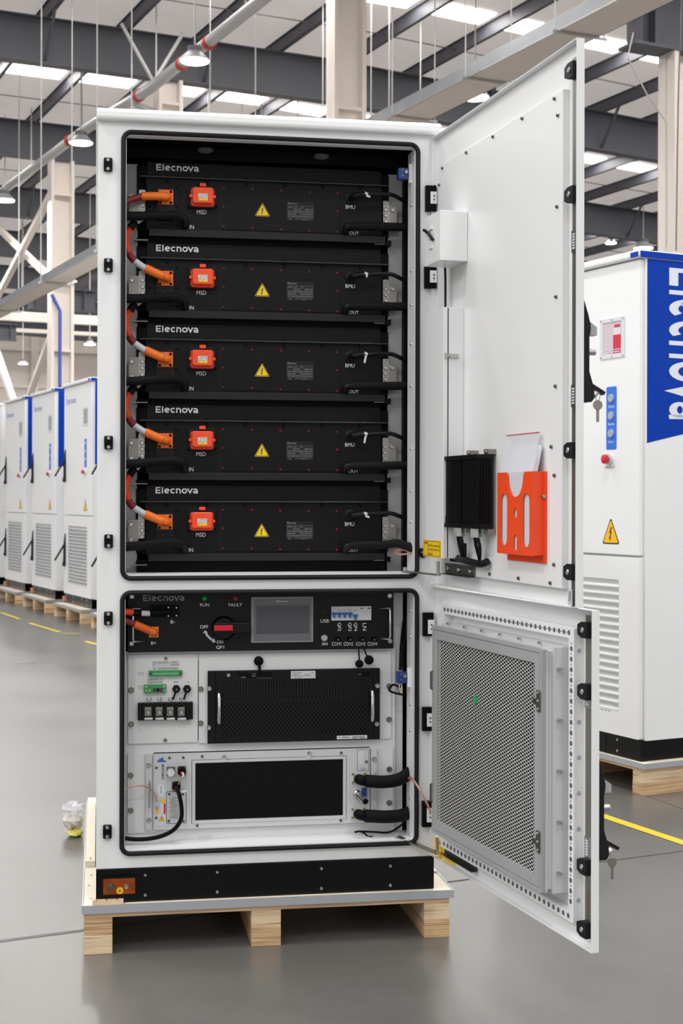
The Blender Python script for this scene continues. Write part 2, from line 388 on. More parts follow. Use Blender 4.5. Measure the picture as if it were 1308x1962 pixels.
def lattice(mb, x0, x1, z0, z1, y, dx, dz, w, t=0.001):
    """two families of diagonal strands clipped to a rectangle; diamonds dx wide and dz tall"""
    for sgn in (1, -1):
        H_ = z1-z0; run = H_*dx/dz; k = int((x1-x0+run)/dx)+2
        for i in range(-1, k):
            xa = x0-run+i*dx if sgn > 0 else x0+i*dx
            xb = xa+run*sgn
            za, zb = z0, z1
            p, q = (xa, za), (xb, zb)
            if p[0] > q[0]: p, q = q, p
            if q[0] <= x0 or p[0] >= x1: continue
            def cut(p, q, xx): k_ = (xx-p[0])/(q[0]-p[0]); return (xx, p[1]+(q[1]-p[1])*k_)
            if p[0] < x0: p = cut(p, q, x0)
            if q[0] > x1: q = cut(p, q, x1)
            mb.ribbon([p, q], w, y=y-(t if sgn > 0 else 0))
    return mb

# ================================================================== the hall
TH = math.radians(15.8); H = Fr(0, 0, TH)            # local x = across the hall (b), local y = along the hall (a)
def zdrop(b_): return 0.0 if b_ < 9 else -0.042*(b_-9)
fl = MB().add([(-40, -14, 0), (70, -14, 0), (70, 75, 0), (-40, 75, 0)], [(0, 1, 2, 3)]).put('floor', floorm, None, H, base=(0, 0, 0))
tag(fl, 'grey polished concrete floor with saw cuts and yellow lines', None, None, 'structure')
def strip(p, q, w, z, name, m):
    """thin strip on the floor between two world points"""
    d = Vector((q[0]-p[0], q[1]-p[1], 0)).normalized(); nx, ny = -d.y*w/2, d.x*w/2
    vs_ = [(p[0]+nx, p[1]+ny), (q[0]+nx, q[1]+ny), (q[0]-nx, q[1]-ny), (p[0]-nx, p[1]-ny)]
    mb = MB().add([(*H.l(*v), z) for v in vs_], [(0, 1, 2, 3)]); return mb.put(name, m, fl)
def fpt(px, py):
    r = ray(px, py); t = -CAM.z/r.z; return CAM.x+r.x*t, CAM.y+r.y*t
for a, b_ in (((3, 1174), (38, 1186.5)), ((57, 1194), (114, 1211)), ((118, 1214), (156, 1214)), ((163, 1229), (186, 1235))):
    strip(fpt(*a), fpt(*b_), 0.045, 0.0015, 'floor_line', yellowpaint)
a, b_ = fpt(1150, 1562), fpt(1308, 1615); d = (b_[0]-a[0], b_[1]-a[1])
strip((a[0]-d[0]*3, a[1]-d[1]*3), (b_[0]+d[0]*3, b_[1]+d[1]*3), 0.05, 0.0015, 'floor_line', yellowpaint)
for a, b_ in (((0, 1664), (160, 1655)), ((845, 1693), (905, 1682)), ((1147, 1649), (1308, 1631))):
    pass
a, b_ = fpt(0, 1802), fpt(160, 1781); d = (b_[0]-a[0], b_[1]-a[1])
strip((a[0]-d[0]*6, a[1]-d[1]*6), (b_[0]+d[0]*14, b_[1]+d[1]*14), 0.004, 0.0008, 'saw_cut_joint', floorjoint)
a, b_ = fpt(850, 1692), fpt(1308, 1631); d = (b_[0]-a[0], b_[1]-a[1])
strip((a[0]-d[0]*3, a[1]-d[1]*3), (b_[0]+d[0]*3, b_[1]+d[1]*3), 0.005, 0.0008, 'saw_cut_joint', floorjoint)
a, b_ = fpt(1155, 1495), fpt(1308, 1550); d = (b_[0]-a[0], b_[1]-a[1])
strip((a[0]-d[0]*2, a[1]-d[1]*2), (b_[0]+d[0]*2, b_[1]+d[1]*2), 0.005, 0.0008, 'saw_cut_joint', floorjoint)
for a in (9.5, 15.5): strip(H.w(-8, a, 0)[:2], H.w(20, a, 0)[:2], 0.006, 0.0008, 'saw_cut_joint', floorjoint)

# roof: foil-faced insulation over purlins and rafters
mb = MB(); A0, A1 = 6.5, 54.5  # roof ends short of wall_back; unseen gap added to let daylight brighten it
bs = [-6, 9, 46]; vs_ = []
for b_ in bs: vs_ += [(b_, A0, 8.935+zdrop(b_)), (b_, A1, 8.935+zdrop(b_))]
mb.add(vs_, [(0, 1, 3, 2), (2, 3, 5, 4)])
roof = mb.put('ceiling', foil, None, H, base=(0, 30, 8.9)); tag(roof, 'white foil insulated roof on dark purlins and rafters', None, None, 'structure')
PS = 1.30
def zpurlin():
    m_ = MB(); L_ = A1-A0
    m_.box(-0.035, 0.035, 0, L_, -0.008, 0); m_.box(-0.006, 0.006, 0, L_, -0.21, 0); m_.box(-0.006, 0.06, 0, L_, -0.21, -0.20); m_.box(0.05, 0.06, 0, L_, -0.2, -0.185)
    return m_
k = -4
pb = []
while 4.22+k*PS < 40: pb.append(4.22+k*PS); k += 1
for b_ in pb: inst('purlin', zpurlin, 'purlin', darksteel, roof, b_, A0, 8.93+zdrop(b_))
RAFT = [18.0, 24.2, 30.3, 36.0, 42.0, 48.0, 54.0]
for a in RAFT:
    mb = MB()
    for b0, b1 in ((-6, 9), (9, 46)):
        z0, z1 = zdrop(b0), zdrop(b1)
        for (ya, yb, za, zb) in ((a-0.006, a+0.006, 8.02, 8.70), (a-0.11, a+0.11, 8.0, 8.02), (a-0.11, a+0.11, 8.70, 8.72)):
            mb.add([(b0, ya, za+z0), (b0, yb, za+z0), (b1, yb, za+z1), (b1, ya, za+z1), (b0, ya, zb+z0), (b0, yb, zb+z0), (b1, yb, zb+z1), (b1, ya, zb+z1)],
                   [(0, 1, 2, 3), (7, 6, 5, 4), (0, 4, 5, 1), (1, 5, 6, 2), (2, 6, 7, 3), (3, 7, 4, 0)])
    mb.put('rafter', darksteel, roof)
    if a < 31:
        for i, b_ in enumerate(pb):
            if i % 2 == 0 and -1 < b_ < 26:
                dz = zdrop(b_)
                mb = MB(); mb.bar((b_, a-0.03, 8.06+dz), (b_+0.02, a-0.55, 8.74+dz), 0.04, 0.04); mb.put('fly_brace', darksteel, roof)
def skyl(): return MB().box(-0.52, 0.52, -0.26, 0.26, -0.012, 0)
for a, lo, hi in ((9.2, -1, 20), (15.4, -1, 30), (21.5, -1, 30), (27.3, -1, 34), (33.2, -1, 36), (39.2, 2, 36), (45.2, 4, 38), (51, 4, 38)):
    for b_ in pb:
        c_ = b_+PS/2
        if lo < c_ < hi: inst('sky', skyl, 'skylight_panel', glow, roof, c_, a, 8.925+zdrop(c_), rot=(0, math.atan(0.042) if c_ > 9 else 0, 0))
for a in (16.6, 20.0, 22.8, 26.2, 28.9, 32.2):
    mb = MB(); mb.tube([(-2, a, 8.80), (9, a, 8.80), (30, a, 8.80+zdrop(30))], 0.010, 6, smooth=False); mb.put('sag_rod', steeld, roof)

# far end wall with girts
mb = MB().box(-6, 46, 57.5, 57.7, 0, 9.4); wb = mb.put('wall_back', wallm, None, H, base=(15, 57.5, 0)); tag(wb, 'cream sheet-clad end wall far behind the cabinets', None, None, 'structure')
for z in (2.2, 4.1, 6.0, 7.6): MB().box(-6, 46, 57.38, 57.5, z, z+0.16).put('girt', creamcol, wb)
for b_ in (8, 13.2, 14.6, 20, 26): MB().box(b_, b_+0.3, 57.2, 57.38, 0, 9.0).put('wall_post', creamcol, wb)

def h_column(b_, a, w, d, h, label, ties=()):
    t = thing('steel_column', label, 'column', (b_, a, 0), H, 'cream steel columns of the hall', None)
    mb = MB(); mb.box(b_-w/2, b_-w/2+0.09*w/0.5*0.5+0.02, a-d/2, a+d/2, 0, h); mb.put('flange', creamcol, t)
    mb = MB(); mb.box(b_+w/2-0.045*w/0.5-0.02, b_+w/2, a-d/2, a+d/2, 0, h); mb.put('flange', creamcol, t)
    MB().box(b_-w/2, b_+w/2, a-0.01, a+0.01, 0, h).put('web', creamcol, t)
    for z in ties: MB().box(b_-w/2+0.05, b_+w/2-0.05, a-d/2+0.02, a+d/2-0.02, z, z+0.05).put('stiffener', creamcol, t)
    return t
colC = H.pix(663, 200, 15.0)
h_column(colC[0], 15.0, 0.515, 0.30, 8.925, 'cream steel column rising behind the open cabinet', (H.pix(663, 214, 15.0)[1],))
h_column(H.pix(322, 160, 18.0)[0], 18.0, 0.40, 0.30, 8.0, 'cream steel column under the grey pipe, behind the cabinet top', (7.6,))
h_column(H.pix(117, 315, 24.2)[0], 24.2, 0.46, 0.32, 8.0, 'cream steel column with blue conduit above the row of blue-edged cabinets', (7.3, 5.55, 4.2))
RB = H.pix(1276, 250, 11.9)[0]+0.31
h_column(RB, 11.9, 0.62, 0.36, H.pix(1200, 84, 11.9)[1]-0.041, 'cream steel column at the right edge above the blue cabinet', ())
# dark haunched rafter end above the right column
hb0, hz0 = H.pix(1200, 84, 11.9); hb1, hz1 = H.pix(1345, 84, 11.9)
t = thing('rafter_bracket', 'dark steel bracket plate on top of the right column', 'bracket', (RB, 11.9, hz0-0.1), H)
MB().box(hb0, hb1, 11.7, 12.1, hz0-0.04, hz0).put('base_plate', darksteel, t)
MB().box(hb0+0.12, hb0+0.14, 11.74, 12.06, hz0, 8.6).put('flange', darksteel, t)
MB().box(hb0+0.12, hb1, 11.89, 11.91, hz0, 8.6).put('web', darksteel, t)
MB().box(hb0+0.36, hb0+0.375, 11.74, 12.06, hz0, 8.6).put('stiffener', darksteel, t)
MB().box(hb1-0.14, hb1-0.12, 11.74, 12.06, hz0, 8.6).put('flange', darksteel, t)
# thin conduit running down the right column
P = [H.pix(x, y, 11.70) for x, y in ((1214, 62), (1203, 110), (1240, 180), (1279, 236), (1279, 470))]
mb = MB().tube([(p[0], 11.713, p[1]) for p in P], 0.010, 8, smooth=False); tag(mb.put('wire_conduit', pipe_m, None, H), 'thin grey conduit bending onto the right column', 'conduit')
P = [H.pix(x, y, 11.70) for x, y in ((1306, 0), (1300, 200), (1296, 480))]
mb = MB().tube([(p[0], 11.713, p[1]) for p in P], 0.008, 8, smooth=False); tag(mb.put('wire_conduit', steeld, None, H), 'thin dark conduit straight down the face of the right column', 'conduit')
# bracing bars
def brace(px0, py0, px1, py1, b_, w, label, m=creamcol):
    p = H.pixx(px0, py0, b_); q = H.pixx(px1, py1, b_)
    mb = MB().bar((b_, p[0], p[1]), (b_, q[0], q[1]), w, w); tag(mb.put('bracing_bar', m, None, H), label, 'brace', 'diagonal bracing bars at the left')
brace(101, 366, -6, 572, 6.0, 0.12, 'pale diagonal bracing bar rising right to the blue conduit column')
brace(-6, 434, 104, 540, 6.16, 0.12, 'pale diagonal bracing bar falling right to the blue conduit column')
brace(104, 626, -35, 1009, 6.0, 0.12, 'pale diagonal bracing bar just above the middle blue-edged cabinet')
brace(-8, 670, 26, 770, 6.1, 0.14, 'short white diagonal bar at the left edge above the row')
# blue conduit on the column and dark runway beam
mb = MB(); p0 = H.pix(117, 595, 23.9); p1 = H.pix(117, 790, 23.9); mb.cyl((p0[0], 23.98, p1[1]), (p0[0], 23.98, p0[1]), 0.035)
q0 = H.pix(101, 563, 23.9); mb.cyl((p0[0], 23.98, p0[1]), (q0[0], 23.98, q0[1]), 0.035)
tag(mb.put('conduit', mat('blue_conduit', (70, 92, 180), 0.5), None, H), 'blue conduit running down the left column', 'conduit')
def dbeam(px0, py0, px1, py1, a, label):
    x0, x1, z0, z1 = H.R(px0, py0, px1, py1, a)
    t = thing('runway_beam', label, 'beam', (x0, a, z0), H, 'dark crane beams at the left')
    MB().box(x0, x1, a-0.01, a+0.01, z0, z1).put('web', darksteel, t); MB().box(x0, x1, a-0.12, a+0.12, z0-0.02, z0).put('flange', darksteel, t)
    MB().box(x0, x1, a-0.12, a+0.12, z1, z1+0.02).put('flange', darksteel, t)
    for i in range(3): MB().box(x0+(x1-x0)*(0.1+0.36*i), x0+(x1-x0)*(0.1+0.36*i)+0.02, a-0.11, a+0.11, z0, z1).put('stiffener', darksteel, t)
dbeam(54, 556, 182, 594, 24.9, 'dark steel crane beam crossing behind the blue conduit column')
dbeam(-40, 622, 31, 650, 27.5, 'dark steel crane beam end at the left edge')
# cream header beams beyond
for (px0, py0, px1, py1, a, lb) in ((-30, 600, 190, 618, 30.2, 'long cream header beam above the far wall, nearer one'), (-30, 632, 190, 639, 33, 'thin cream pipe along the far wall top')):
    x0, x1, z0, z1 = H.R(px0, py0, px1, py1, a); tag(MB().box(x0, x1, a-0.1, a+0.1, z0, z1).put('header_beam', creamcol, None, H), lb, 'beam')

# sprinkler main with red couplings and hangers
t = thing('sprinkler_pipe', 'large grey sprinkler pipe with red couplings under the roof', 'pipe', (5.62, 20, 7.7), H)
MB().tube([(5.85, 11.5, 7.72), (5.75, 17.4, 7.70), (5.5, 20.5, 7.70), (5.25, 27, 7.7)], 0.085, 14, smooth=False).put('pipe_run', pipe_m, t, smooth=True)
for a, b_ in ((17.9, 5.71), (16.0, 5.78), (14.9, 5.80), (21.2, 5.46)): MB().cyl((b_, a, 7.70), (b_-0.003, a+0.10, 7.70), 0.10).put('coupling', mat('red_band', (196, 62, 50), 0.5), t, smooth=True)
for a, b_ in ((17.2, 5.75), (13.6, 5.81), (20.6, 5.5), (23.8, 5.36)): MB().cyl((b_, a, 7.70), (b_, a, 8.9), 0.013, n=8).put('hanger_rod', pipe_m, t)
for db in (-0.55, 0.45): MB().cyl((5.74, 17.3, 7.75), (5.74+db, 17.2, 8.55), 0.03, n=8).put('sway_brace', pipe_m, t)
MB().cyl((5.70, 18.1, 7.60), (6.25, 18.1, 7.45), 0.05).put('branch_pipe', pipe_m, t)
MB().cyl((6.2, 18.1, 7.40), (6.36, 18.1, 7.40), 0.075).put('valve', orange2, t)
# cable trays
def tray(pa, pb_, z, b_, a0, a1, w, h, label, rods):
    t = thing('cable_tray', label, 'cable tray', (b_, (a0+a1)/2, z), H)
    MB().box(b_-w/2, b_-w/2+0.01, a0, a1, z, z+h).put('side_rail', galv, t); MB().box(b_+w/2-0.01, b_+w/2, a0, a1, z, z+h).put('side_rail', galv, t)
    MB().box(b_-w/2, b_+w/2, a0, a1, z, z+0.012).put('tray_floor', creamcol, t)
    for a in rods:
        MB().bar((b_-w/2-0.1, a, z-0.02), (b_+w/2+0.1, a, z-0.02), 0.03, 0.03).put('cross_bar', steel, t)
        for s_ in (-1, 1): MB().cyl((b_+s_*(w/2+0.06), a, z-0.02), (b_+s_*(w/2+0.06), a, 8.9+zdrop(b_)), 0.009, n=6).put('hanger_rod', pipe_m, t)
tray(0, 0, 6.62, 8.32, 6.5, 26, 0.55, 0.17, 'wide galvanised cable tray running up to the right behind the door', (7.6, 9.6, 11.6, 13.6, 15.6, 18.4, 21))
tray(0, 0, 4.5, 4.15, 13.0, 27, 0.34, 0.12, 'galvanised cable tray low at the left in front of the columns', (14, 17, 20.5, 24))
# beam with yellow edge stripe beyond the tray
mb = MB().box(9.3, 9.45, 12, 40, 7.15, 7.42); t = thing('runway_rail', 'dark runway beam with a yellow edge behind the open door', 'beam', (9.4, 26, 7.1), H)
mb.put('web', darksteel, t); MB().box(9.2, 9.32, 12, 40, 7.40, 7.46).put('yellow_edge', mat('ochre_edge', (196, 160, 88), 0.5), t)
# high-bay lamps
def lamp_shape(t, b_, a, z, r, zr):
    MB().cyl((b_, a, z+r*0.95), (b_, a, zr), 0.012, n=8).put('hanging_rod', pipe_m, t)
    MB().lathe([(r*0.48, r*0.62), (r*0.50, r*0.95), (r*0.3, r*1.0)], (b_, a, z)).put('driver_housing', lampgrey, t, smooth=True)
    MB().lathe([(r, 0), (r*1.02, r*0.06), (r*0.5, r*0.6), (r*0.45, r*0.62)], (b_, a, z)).put('shade', lampshade, t, smooth=True)
    MB().lathe([(r*0.94, -0.004), (r*0.95, 0.003), (r*0.2, 0.004)], (b_, a, z-0.003)).put('lens', lampglow, t)
def lamp_at(px, py, a, rpx, label):
    b_, z = H.pix(px, py, a); b2, _ = H.pix(px+rpx, py, a)
    t = thing('high_bay_lamp', label, 'lamp', (b_, a, z), H, 'high-bay lamps hanging from the roof')
    lamp_shape(t, b_, a, z, (b2-b_)*0.97, 8.9+zdrop(b_))
lamp_at(373, 117, 14.3, 28, 'high-bay lamp hanging by the sprinkler pipe just above the cabinet')
lamp_at(155, 274, 19.4, 23, 'high-bay lamp hanging left of the cabinet top')
lamp_at(9, 384, 24.6, 20, 'high-bay lamp cut by the left edge of the picture')
lamp_at(910, 187, 14.2, 24, 'high-bay lamp half hidden by the top of the open door')
lamp_at(172, 660, 29.6, 11, 'small far high-bay lamp beside the cabinet edge')
lamp_at(44, 697, 35.2, 9.5, 'smallest far high-bay lamp above the leftmost cabinets')
lamp_at(140, 539, 30, 7, 'tiny far high-bay lamp behind the left column')
lamp_at(42, 583, 31, 6.5, 'tiny far high-bay lamp beside the left cable tray')
lamp_at(1170, 466, 27, 9, 'high-bay lamp peeking over the right cabinet, left one')
lamp_at(1232, 476, 24, 16, 'high-bay lamp peeking over the right cabinet, right one')
# loose vertical drop rods
for px, py0, py1, a, lb in ((618, -20, 205, 16.0, 'thin pale rod hanging just left of the centre column'), (489, -20, 230, 15.0, 'thin pale rod hanging between the lamp and the centre column'), (745, -20, 220, 15.5, 'thin pale rod hanging just right of the centre column'), (402, -20, 225, 15.5, 'thin pale rod hanging just right of the nearest lamp'), (805, -20, 190, 16, 'thin pale rod hanging above the cable tray')):
    b_, z = H.pix(px, py1, a); tag(MB().cyl((b_, a, z), (b_, a, 8.9), 0.010, n=6).put('drop_rod', pipe_m, None, H), lb, 'rod', 'thin hanging rods')

# ================================================================== pallets
PX0, PX1, PY0, PY1, PZ = -0.040, 1.054, -0.0246, 1.42, 0.142
def pallet(fr, label, detail=True):
    t = thing('plywood_pallet', label, 'pallet', ((PX0+PX1)/2, (PY0+PY1)/2, 0), fr, 'plywood pallets under the cabinets')
    MB().box(PX0+0.004, PX1-0.004, PY0+0.004, PY1-0.004, 0.126, PZ-0.001).put('deck', deckm, t)
    MB().box(PX0+0.006, PX1-0.012, PY0+0.008, PY1-0.006, 0.106, 0.1255).put('ply_board', ply, t)
    mb = MB()
    mb.ring([(PX0, PY0), (PX1, PY0), (PX1, PY1), (PX0, PY1)], [(PX0+0.0035, PY0+0.0035), (PX1-0.0035, PY0+0.0035), (PX1-0.0035, PY1-0.0035), (PX0+0.0035, PY1-0.0035)], 0.119, PZ+0.001)
    mb.v = [(x, z, y) for x, y, z in mb.v]
    mb.put('metal_rim', mat('zinc_rim', (186, 190, 196), 0.4, 0.5), t)
    for i, (x0, x1) in enumerate(((PX0+0.006, 0.047), (0.448, 0.535), (0.965, PX1-0.012))):
        MB().box(x0, x1, PY0+0.01, PY1-0.01, 0.054, 0.106).put('skid_board', (ply2, ply3, ply3)[i], t, bevel=0.0015)
        MB().box(x0, x1, PY0+0.008, PY1-0.01, 0.0, 0.0538).put('skid_board', (ply3, ply2, ply2)[i], t, bevel=0.0015)
    if detail:
        MB().box(PX0+0.03, 0.078, PY0+0.006, 0.0, PZ, PZ+0.012).put('corner_batten', ply3, t)
        MB().box(PX0+0.03, -0.004, PY0+0.03, 0.03, PZ+0.0005, PZ+0.0125).put('corner_batten', deckm, t)
        MB().box(PX0+0.006, -0.004, 0.42, PY1-0.02, PZ, PZ+0.018).put('side_batten', deckm, t)
        for x, y, z in ((-0.0, -0.012, 0.0127), (0.03, -0.012, 0.0127), (0.06, -0.012, 0.0127), (-0.015, 0.01, 0.0127), (-0.018, 0.44, 0.0187), (-0.018, 0.46, 0.0187), (-0.022, 0.2, 0.0), (-0.015, 0.32, 0)):
            MB().cyl((x, y, PZ+z-0.0005), (x, y, PZ+z+0.0006), 0.003, n=8).put('nail_head', steeld, t)
        MB().box(PX1-0.012, PX1-0.004, PY0+0.2, PY0+0.24, PZ, PZ+0.006).put('rim_clip', steel, t)
    return t
pallet(W, 'plywood pallet with zinc rim under the open cabinet')

# ================================================================== closed cabinets
CW, CD, CZ0, CZF, CZC, CZT, CZD = 1.0, 1.33, 0.142, 0.236, 2.385, 2.422, 1.054
def louver_slat(): return MB().prism([(-0.002, 0.0), (0.0, -0.001), (0.027, 0.019), (0.027, 0.0205), (0.0, 0.0065), (-0.002, 0.006)], 0.155, 0.845, 'x')
def closed_cabinet(fr, label, near, group=None, wrap=True):
    t = thing('storage_cabinet', label, 'cabinet', (0.5, CD/2, CZ0), fr, 'closed white storage cabinets')
    mb = MB(); e = 0.0
    mb.box(0, 0.003, 0.03, CD, CZF, CZC); mb.box(0.997, 1.0, 0.03, CD, CZF, CZC); mb.box(0, 1, CD-0.003, CD, CZF, CZC); mb.box(0, 1, 0.026, 0.03, CZF, CZC); mb.box(0, 1, 0.03, CD, CZF-0.003, CZF)
    mb.put('body', white, t)
    MB().box(-0.006, 1.006, -0.022, CD+0.01, CZC, CZT).put('roof_cap', white, t, bevel=0.012, seg=3)
    pl = MB().box(0.004, 0.996, 0.006, CD-0.02, CZ0, CZF-0.003).put('plinth', blackg, t)
    for x in (0.12, 0.35, 0.65, 0.83):
        for z in (0.165, 0.215): screw(pl, x, 0.006, z, 0.006)
    if near: MB().box(0.745, 0.747, 0.0045, 0.006, CZ0+0.002, CZF-0.005).put('plinth_seam', blackd, pl)
    else: MB().box(0.02, 0.08, -0.02, 0.006, 0.155, 0.205).put('copper_block', mat('copper_dull', (200, 140, 110), 0.5, 0.4), pl)
    d1 = MB().box(0.004, 0.988, 0, 0.025, CZD+0.004, CZC-0.004).put('door', white, t, bevel=0.004)
    d2 = MB()
    lo = rr_poly(0.004, 0.988, CZF+0.002, CZD-0.004, 0.004, 2); li = rr_poly(0.155, 0.845, 0.35, 0.945, 0.001, 2)
    d2.ring(lo, li, 0, 0.024); d2 = d2.put('door', white, t)
    MB().box(0.15, 0.85, 0.030, 0.034, 0.345, 0.95).put('louver_back', blackd if not near else alu, d2)
    if near:
        for i in range(17):
            me = inst('slat', louver_slat, 'louver_slat', white, d2, 0, 0, 0.350+0.035*i); me.location = (0-0.5, 0.0-CD/2, 0.350+0.035*i-CZ0)
        for i in range(22): MB().box(0.20+0.027*i, 0.218+0.027*i, -0.0003, 0.0, 0.3385, 0.3410).put('vent_slit', blackd, d2)
    else:
        mb = MB()
        for i in range(17):
            q = louver_slat(); mb.add([(x, y, z+0.350+0.035*i) for x, y, z in q.v], q.f)
        tag(mb.put('louver_slats', mat('slat_grey', (200, 200, 202), 0.5), d2), kind='stuff')
    # blue wrap on the right side
    mb = MB()
    if wrap: mb.prism([(0.032, 2.384), (0.032, 1.562), (1.29, 1.83), (1.29, 2.384)], 1.0, 1.0012, 'x')
    wr = mb.put('blue_wrap', blue, t) if wrap else None
    if wrap: MB().box(1.0062, 1.0072, -0.012, CD, CZC+0.002, CZT-0.006).put('blue_cap_wrap', blue, t)
    if wrap: MB().box(0.95, 1.004, -0.0235, -0.0222, CZC+0.004, CZT-0.010).put('blue_cap_corner', blue, t)
    if near:
        V, Fc = logo_geo()
        MB().add([(1.002, 0.128+0.30*b_, 2.353-(2.353-1.672)*a) for a, b_ in V], Fc).put('lettering', mat('wrap_lettering', (224, 228, 240), 0.5), wr)
    # front fittings
    if not near: put_text('LOGO', (0.09, 0.44, 2.20, 2.262), -0.0008, lilac, d1)
    wx = (0.705, 0.885, 1.955, 2.14)
    fo = rr_poly(*wx, 0.004, 2); fi = rr_poly(wx[0]+0.022, wx[1]-0.022, wx[2]+0.018, wx[3]-0.018, 0.002, 2)
    MB().ring(fo, fi, -0.004, 0.0).put('window_frame', palegrey, d1)
    MB().box(wx[0]+0.024, wx[1]-0.024, -0.0006, 0.0, wx[2]+0.02, wx[3]-0.02).put('window_recess', mat('window_pink_grey', (206, 190, 198), 0.3) if near else mat('window_grey', (150, 150, 154), 0.3), d1)
    if near:
        for x in (wx[0]+0.01, (wx[0]+wx[1])/2, wx[1]-0.01):
            for z in (wx[2]+0.009, wx[3]-0.009): screw(d1, x, -0.004, z, 0.004)
        MB().box(wx[0]+0.095, wx[0]+0.150, -0.0014, -0.0007, wx[2]+0.022, wx[2]+0.105).put('alarm_body', mat('alarm_red', (206, 40, 66), 0.4), d1)
        MB().box(wx[0]+0.098, wx[0]+0.148, -0.0014, -0.0007, wx[2]+0.106, wx[2]+0.138).put('alarm_lens', palegrey, d1)
        MB().box(wx[0]+0.104, wx[0]+0.146, -0.0014, -0.0007, wx[2]+0.139, wx[2]+0.152).put('alarm_cap', mat('alarm_red', (206, 40, 66), 0.4), d1)
        mb = MB(); fine_print(mb, wx[0]+0.03, wx[1]-0.03, wx[2]+0.024, wx[2]+0.044, -0.0022, 2); mb.put('window_print', palegrey, d1)
    MB().rrect(0.752, 0.826, 1.538, 1.826, 0.008, -0.0015, 0).put('lamp_panel', mat('panel_blue', (44, 108, 218), 0.4), d1)
    for z, s in ((1.773, 'POWER'), (1.693, 'RUN'), (1.612, 'FAULT')):
        MB().cyl((0.789, -0.0015, z), (0.789, -0.009, z), 0.020, 0.018, n=18).put('indicator_lamp', mat('lamp_lens_grey', (158, 170, 190), 0.3), d1, smooth=True)
        if near: put_text(s, (0.768, 0.810, z-0.044, z-0.034), -0.0019, lettering, d1)
    MB().cyl((0.776, 0, 1.494), (0.776, -0.012, 1.494), 0.026, n=20).put('button_collar', palegrey, d1, smooth=True)
    MB().lathe([(0.012, -0.010), (0.012, -0.02), (0.021, -0.022), (0.021, -0.034), (0.014, -0.037)], (0.776, 0, 1.494), 'y', 20).put('emergency_button', red, d1, smooth=True)
    if near: put_text('EMERGENCY', (0.745, 0.815, 1.452, 1.464), -0.0008, fine, d1)
    warning(d1, (0.722, 0.850, 1.105, 1.228), 0.0, amber)
    # swing handles on the left edge
    for z0, z1 in ((1.40, 1.74), (0.52, 0.86)):
        hd = MB().prism([(0, z1), (0, z0), (-0.022, z0), (-0.026, z0+0.02), (-0.016, z0+0.06), (-0.014, z1-0.12)], 0.03, 0.075, 'x').put('handle', rubber, d1 if z0 > 1 else d2)
        mb = MB().bar((0.052, -0.014, z1-0.12), (0.052, -0.11, z0+0.06), 0.03, 0.012); mb.put('lever', rubber, t)
    return t
def from_corner(cx, cy, lx, ly, ang): c_, s_ = math.cos(ang), math.sin(ang); return Fr(cx-(lx*c_-ly*s_), cy-(lx*s_+ly*c_), ang)
RF = from_corner(2.387, 1.858, 1.02, 0.0, math.radians(-72.3))
closed_cabinet(RF, 'large closed white cabinet with blue side lettering right of the open door', True)
pallet(RF, 'plywood pallet under the large closed cabinet at the right', False)
LA = math.radians(-74.4)
for (x, y), lb in (((0.23, 9.40), 'blue-edged white cabinet nearest the open cabinet, almost hidden behind it'), ((-0.18, 10.875), 'blue-edged white cabinet right next to the open cabinet, biggest of the left row'),
                   ((-0.598, 12.391), 'middle blue-edged white cabinet of the three at the left'), ((-1.005, 13.814), 'smallest whole blue-edged white cabinet at the left'), ((-1.42, 15.30), 'white cabinet cut by the left picture edge')):
    # the row at the left is a slightly bigger cabinet on a slightly bigger pallet
    f_ = from_corner(x, y, PX1*1.07, PY0*1.07, LA); g_ = from_corner(x, y, 1.19, -0.12, LA); SX, SY, SZ = 1.15, 1.06, 1.058
    t_ = closed_cabinet(g_, lb, False, wrap='cut by' not in lb); t_.location = g_.w(0.5*SX, CD/2*SY, CZ0*SZ+0.0025); t_.scale = (SX, SY, SZ)
    t_ = pallet(f_, 'plywood pallet under the '+lb.split(',')[0], False); t_.location = f_.w((PX0+PX1)/2*1.07, (PY0+PY1)/2*1.07, 0); t_.scale = (1.07, 1.07, SZ)

# ================================================================== the open cabinet
cab = thing('battery_cabinet', 'tall open white battery cabinet with both doors swung to the right', 'cabinet', (0.5, CD/2, CZ0))
OX0, OX1, UZ0, UZ1, LZ0, LZ1 = 0.082, 0.934, 1.089, 2.360, 0.292, 1.0305
Zf0, Zf1 = 0.2411, 2.398
mb = MB()
mb.box(0, OX0, 0, 0.003, Zf0, Zf1); mb.box(OX1, 1.0, 0, 0.003, Zf0, Zf1); mb.box(OX0, OX1, 0, 0.003, UZ1, Zf1); mb.box(OX0, OX1, 0, 0.003, LZ1, UZ0); mb.box(OX0, OX1, 0, 0.003, Zf0, LZ0)
LD = 0.095
for z0, z1 in ((UZ0, UZ1), (LZ0, LZ1)):
    mb.box(OX0-0.003, OX0, 0.003, 0.05, z0, z1); mb.box(OX1, OX1+0.003, 0.003, LD, z0, z1); mb.box(OX0, OX1, 0.003, 0.03 if z1 > 2 else 0.075, z1, z1+0.003)
    mb.box(OX0-0.003, OX1+0.003, 0.003, 0.125, z0-0.003, z0)
mb.put('front_frame', white, cab)
MB().box(0, 0.003, 0.0032, CD, Zf0, Zf1).put('side_panel', white, cab); MB().box(0.997, 1.0, 0.0032, CD, Zf0, Zf1).put('side_panel', white, cab)
MB().box(0.003, 0.997, CD-0.003, CD, Zf0, Zf1).put('back_panel', white, cab); MB().box(0.003, 0.997, 0.0035, CD-0.003, Zf0-0.002, Zf0).put('bottom_panel', white, cab)
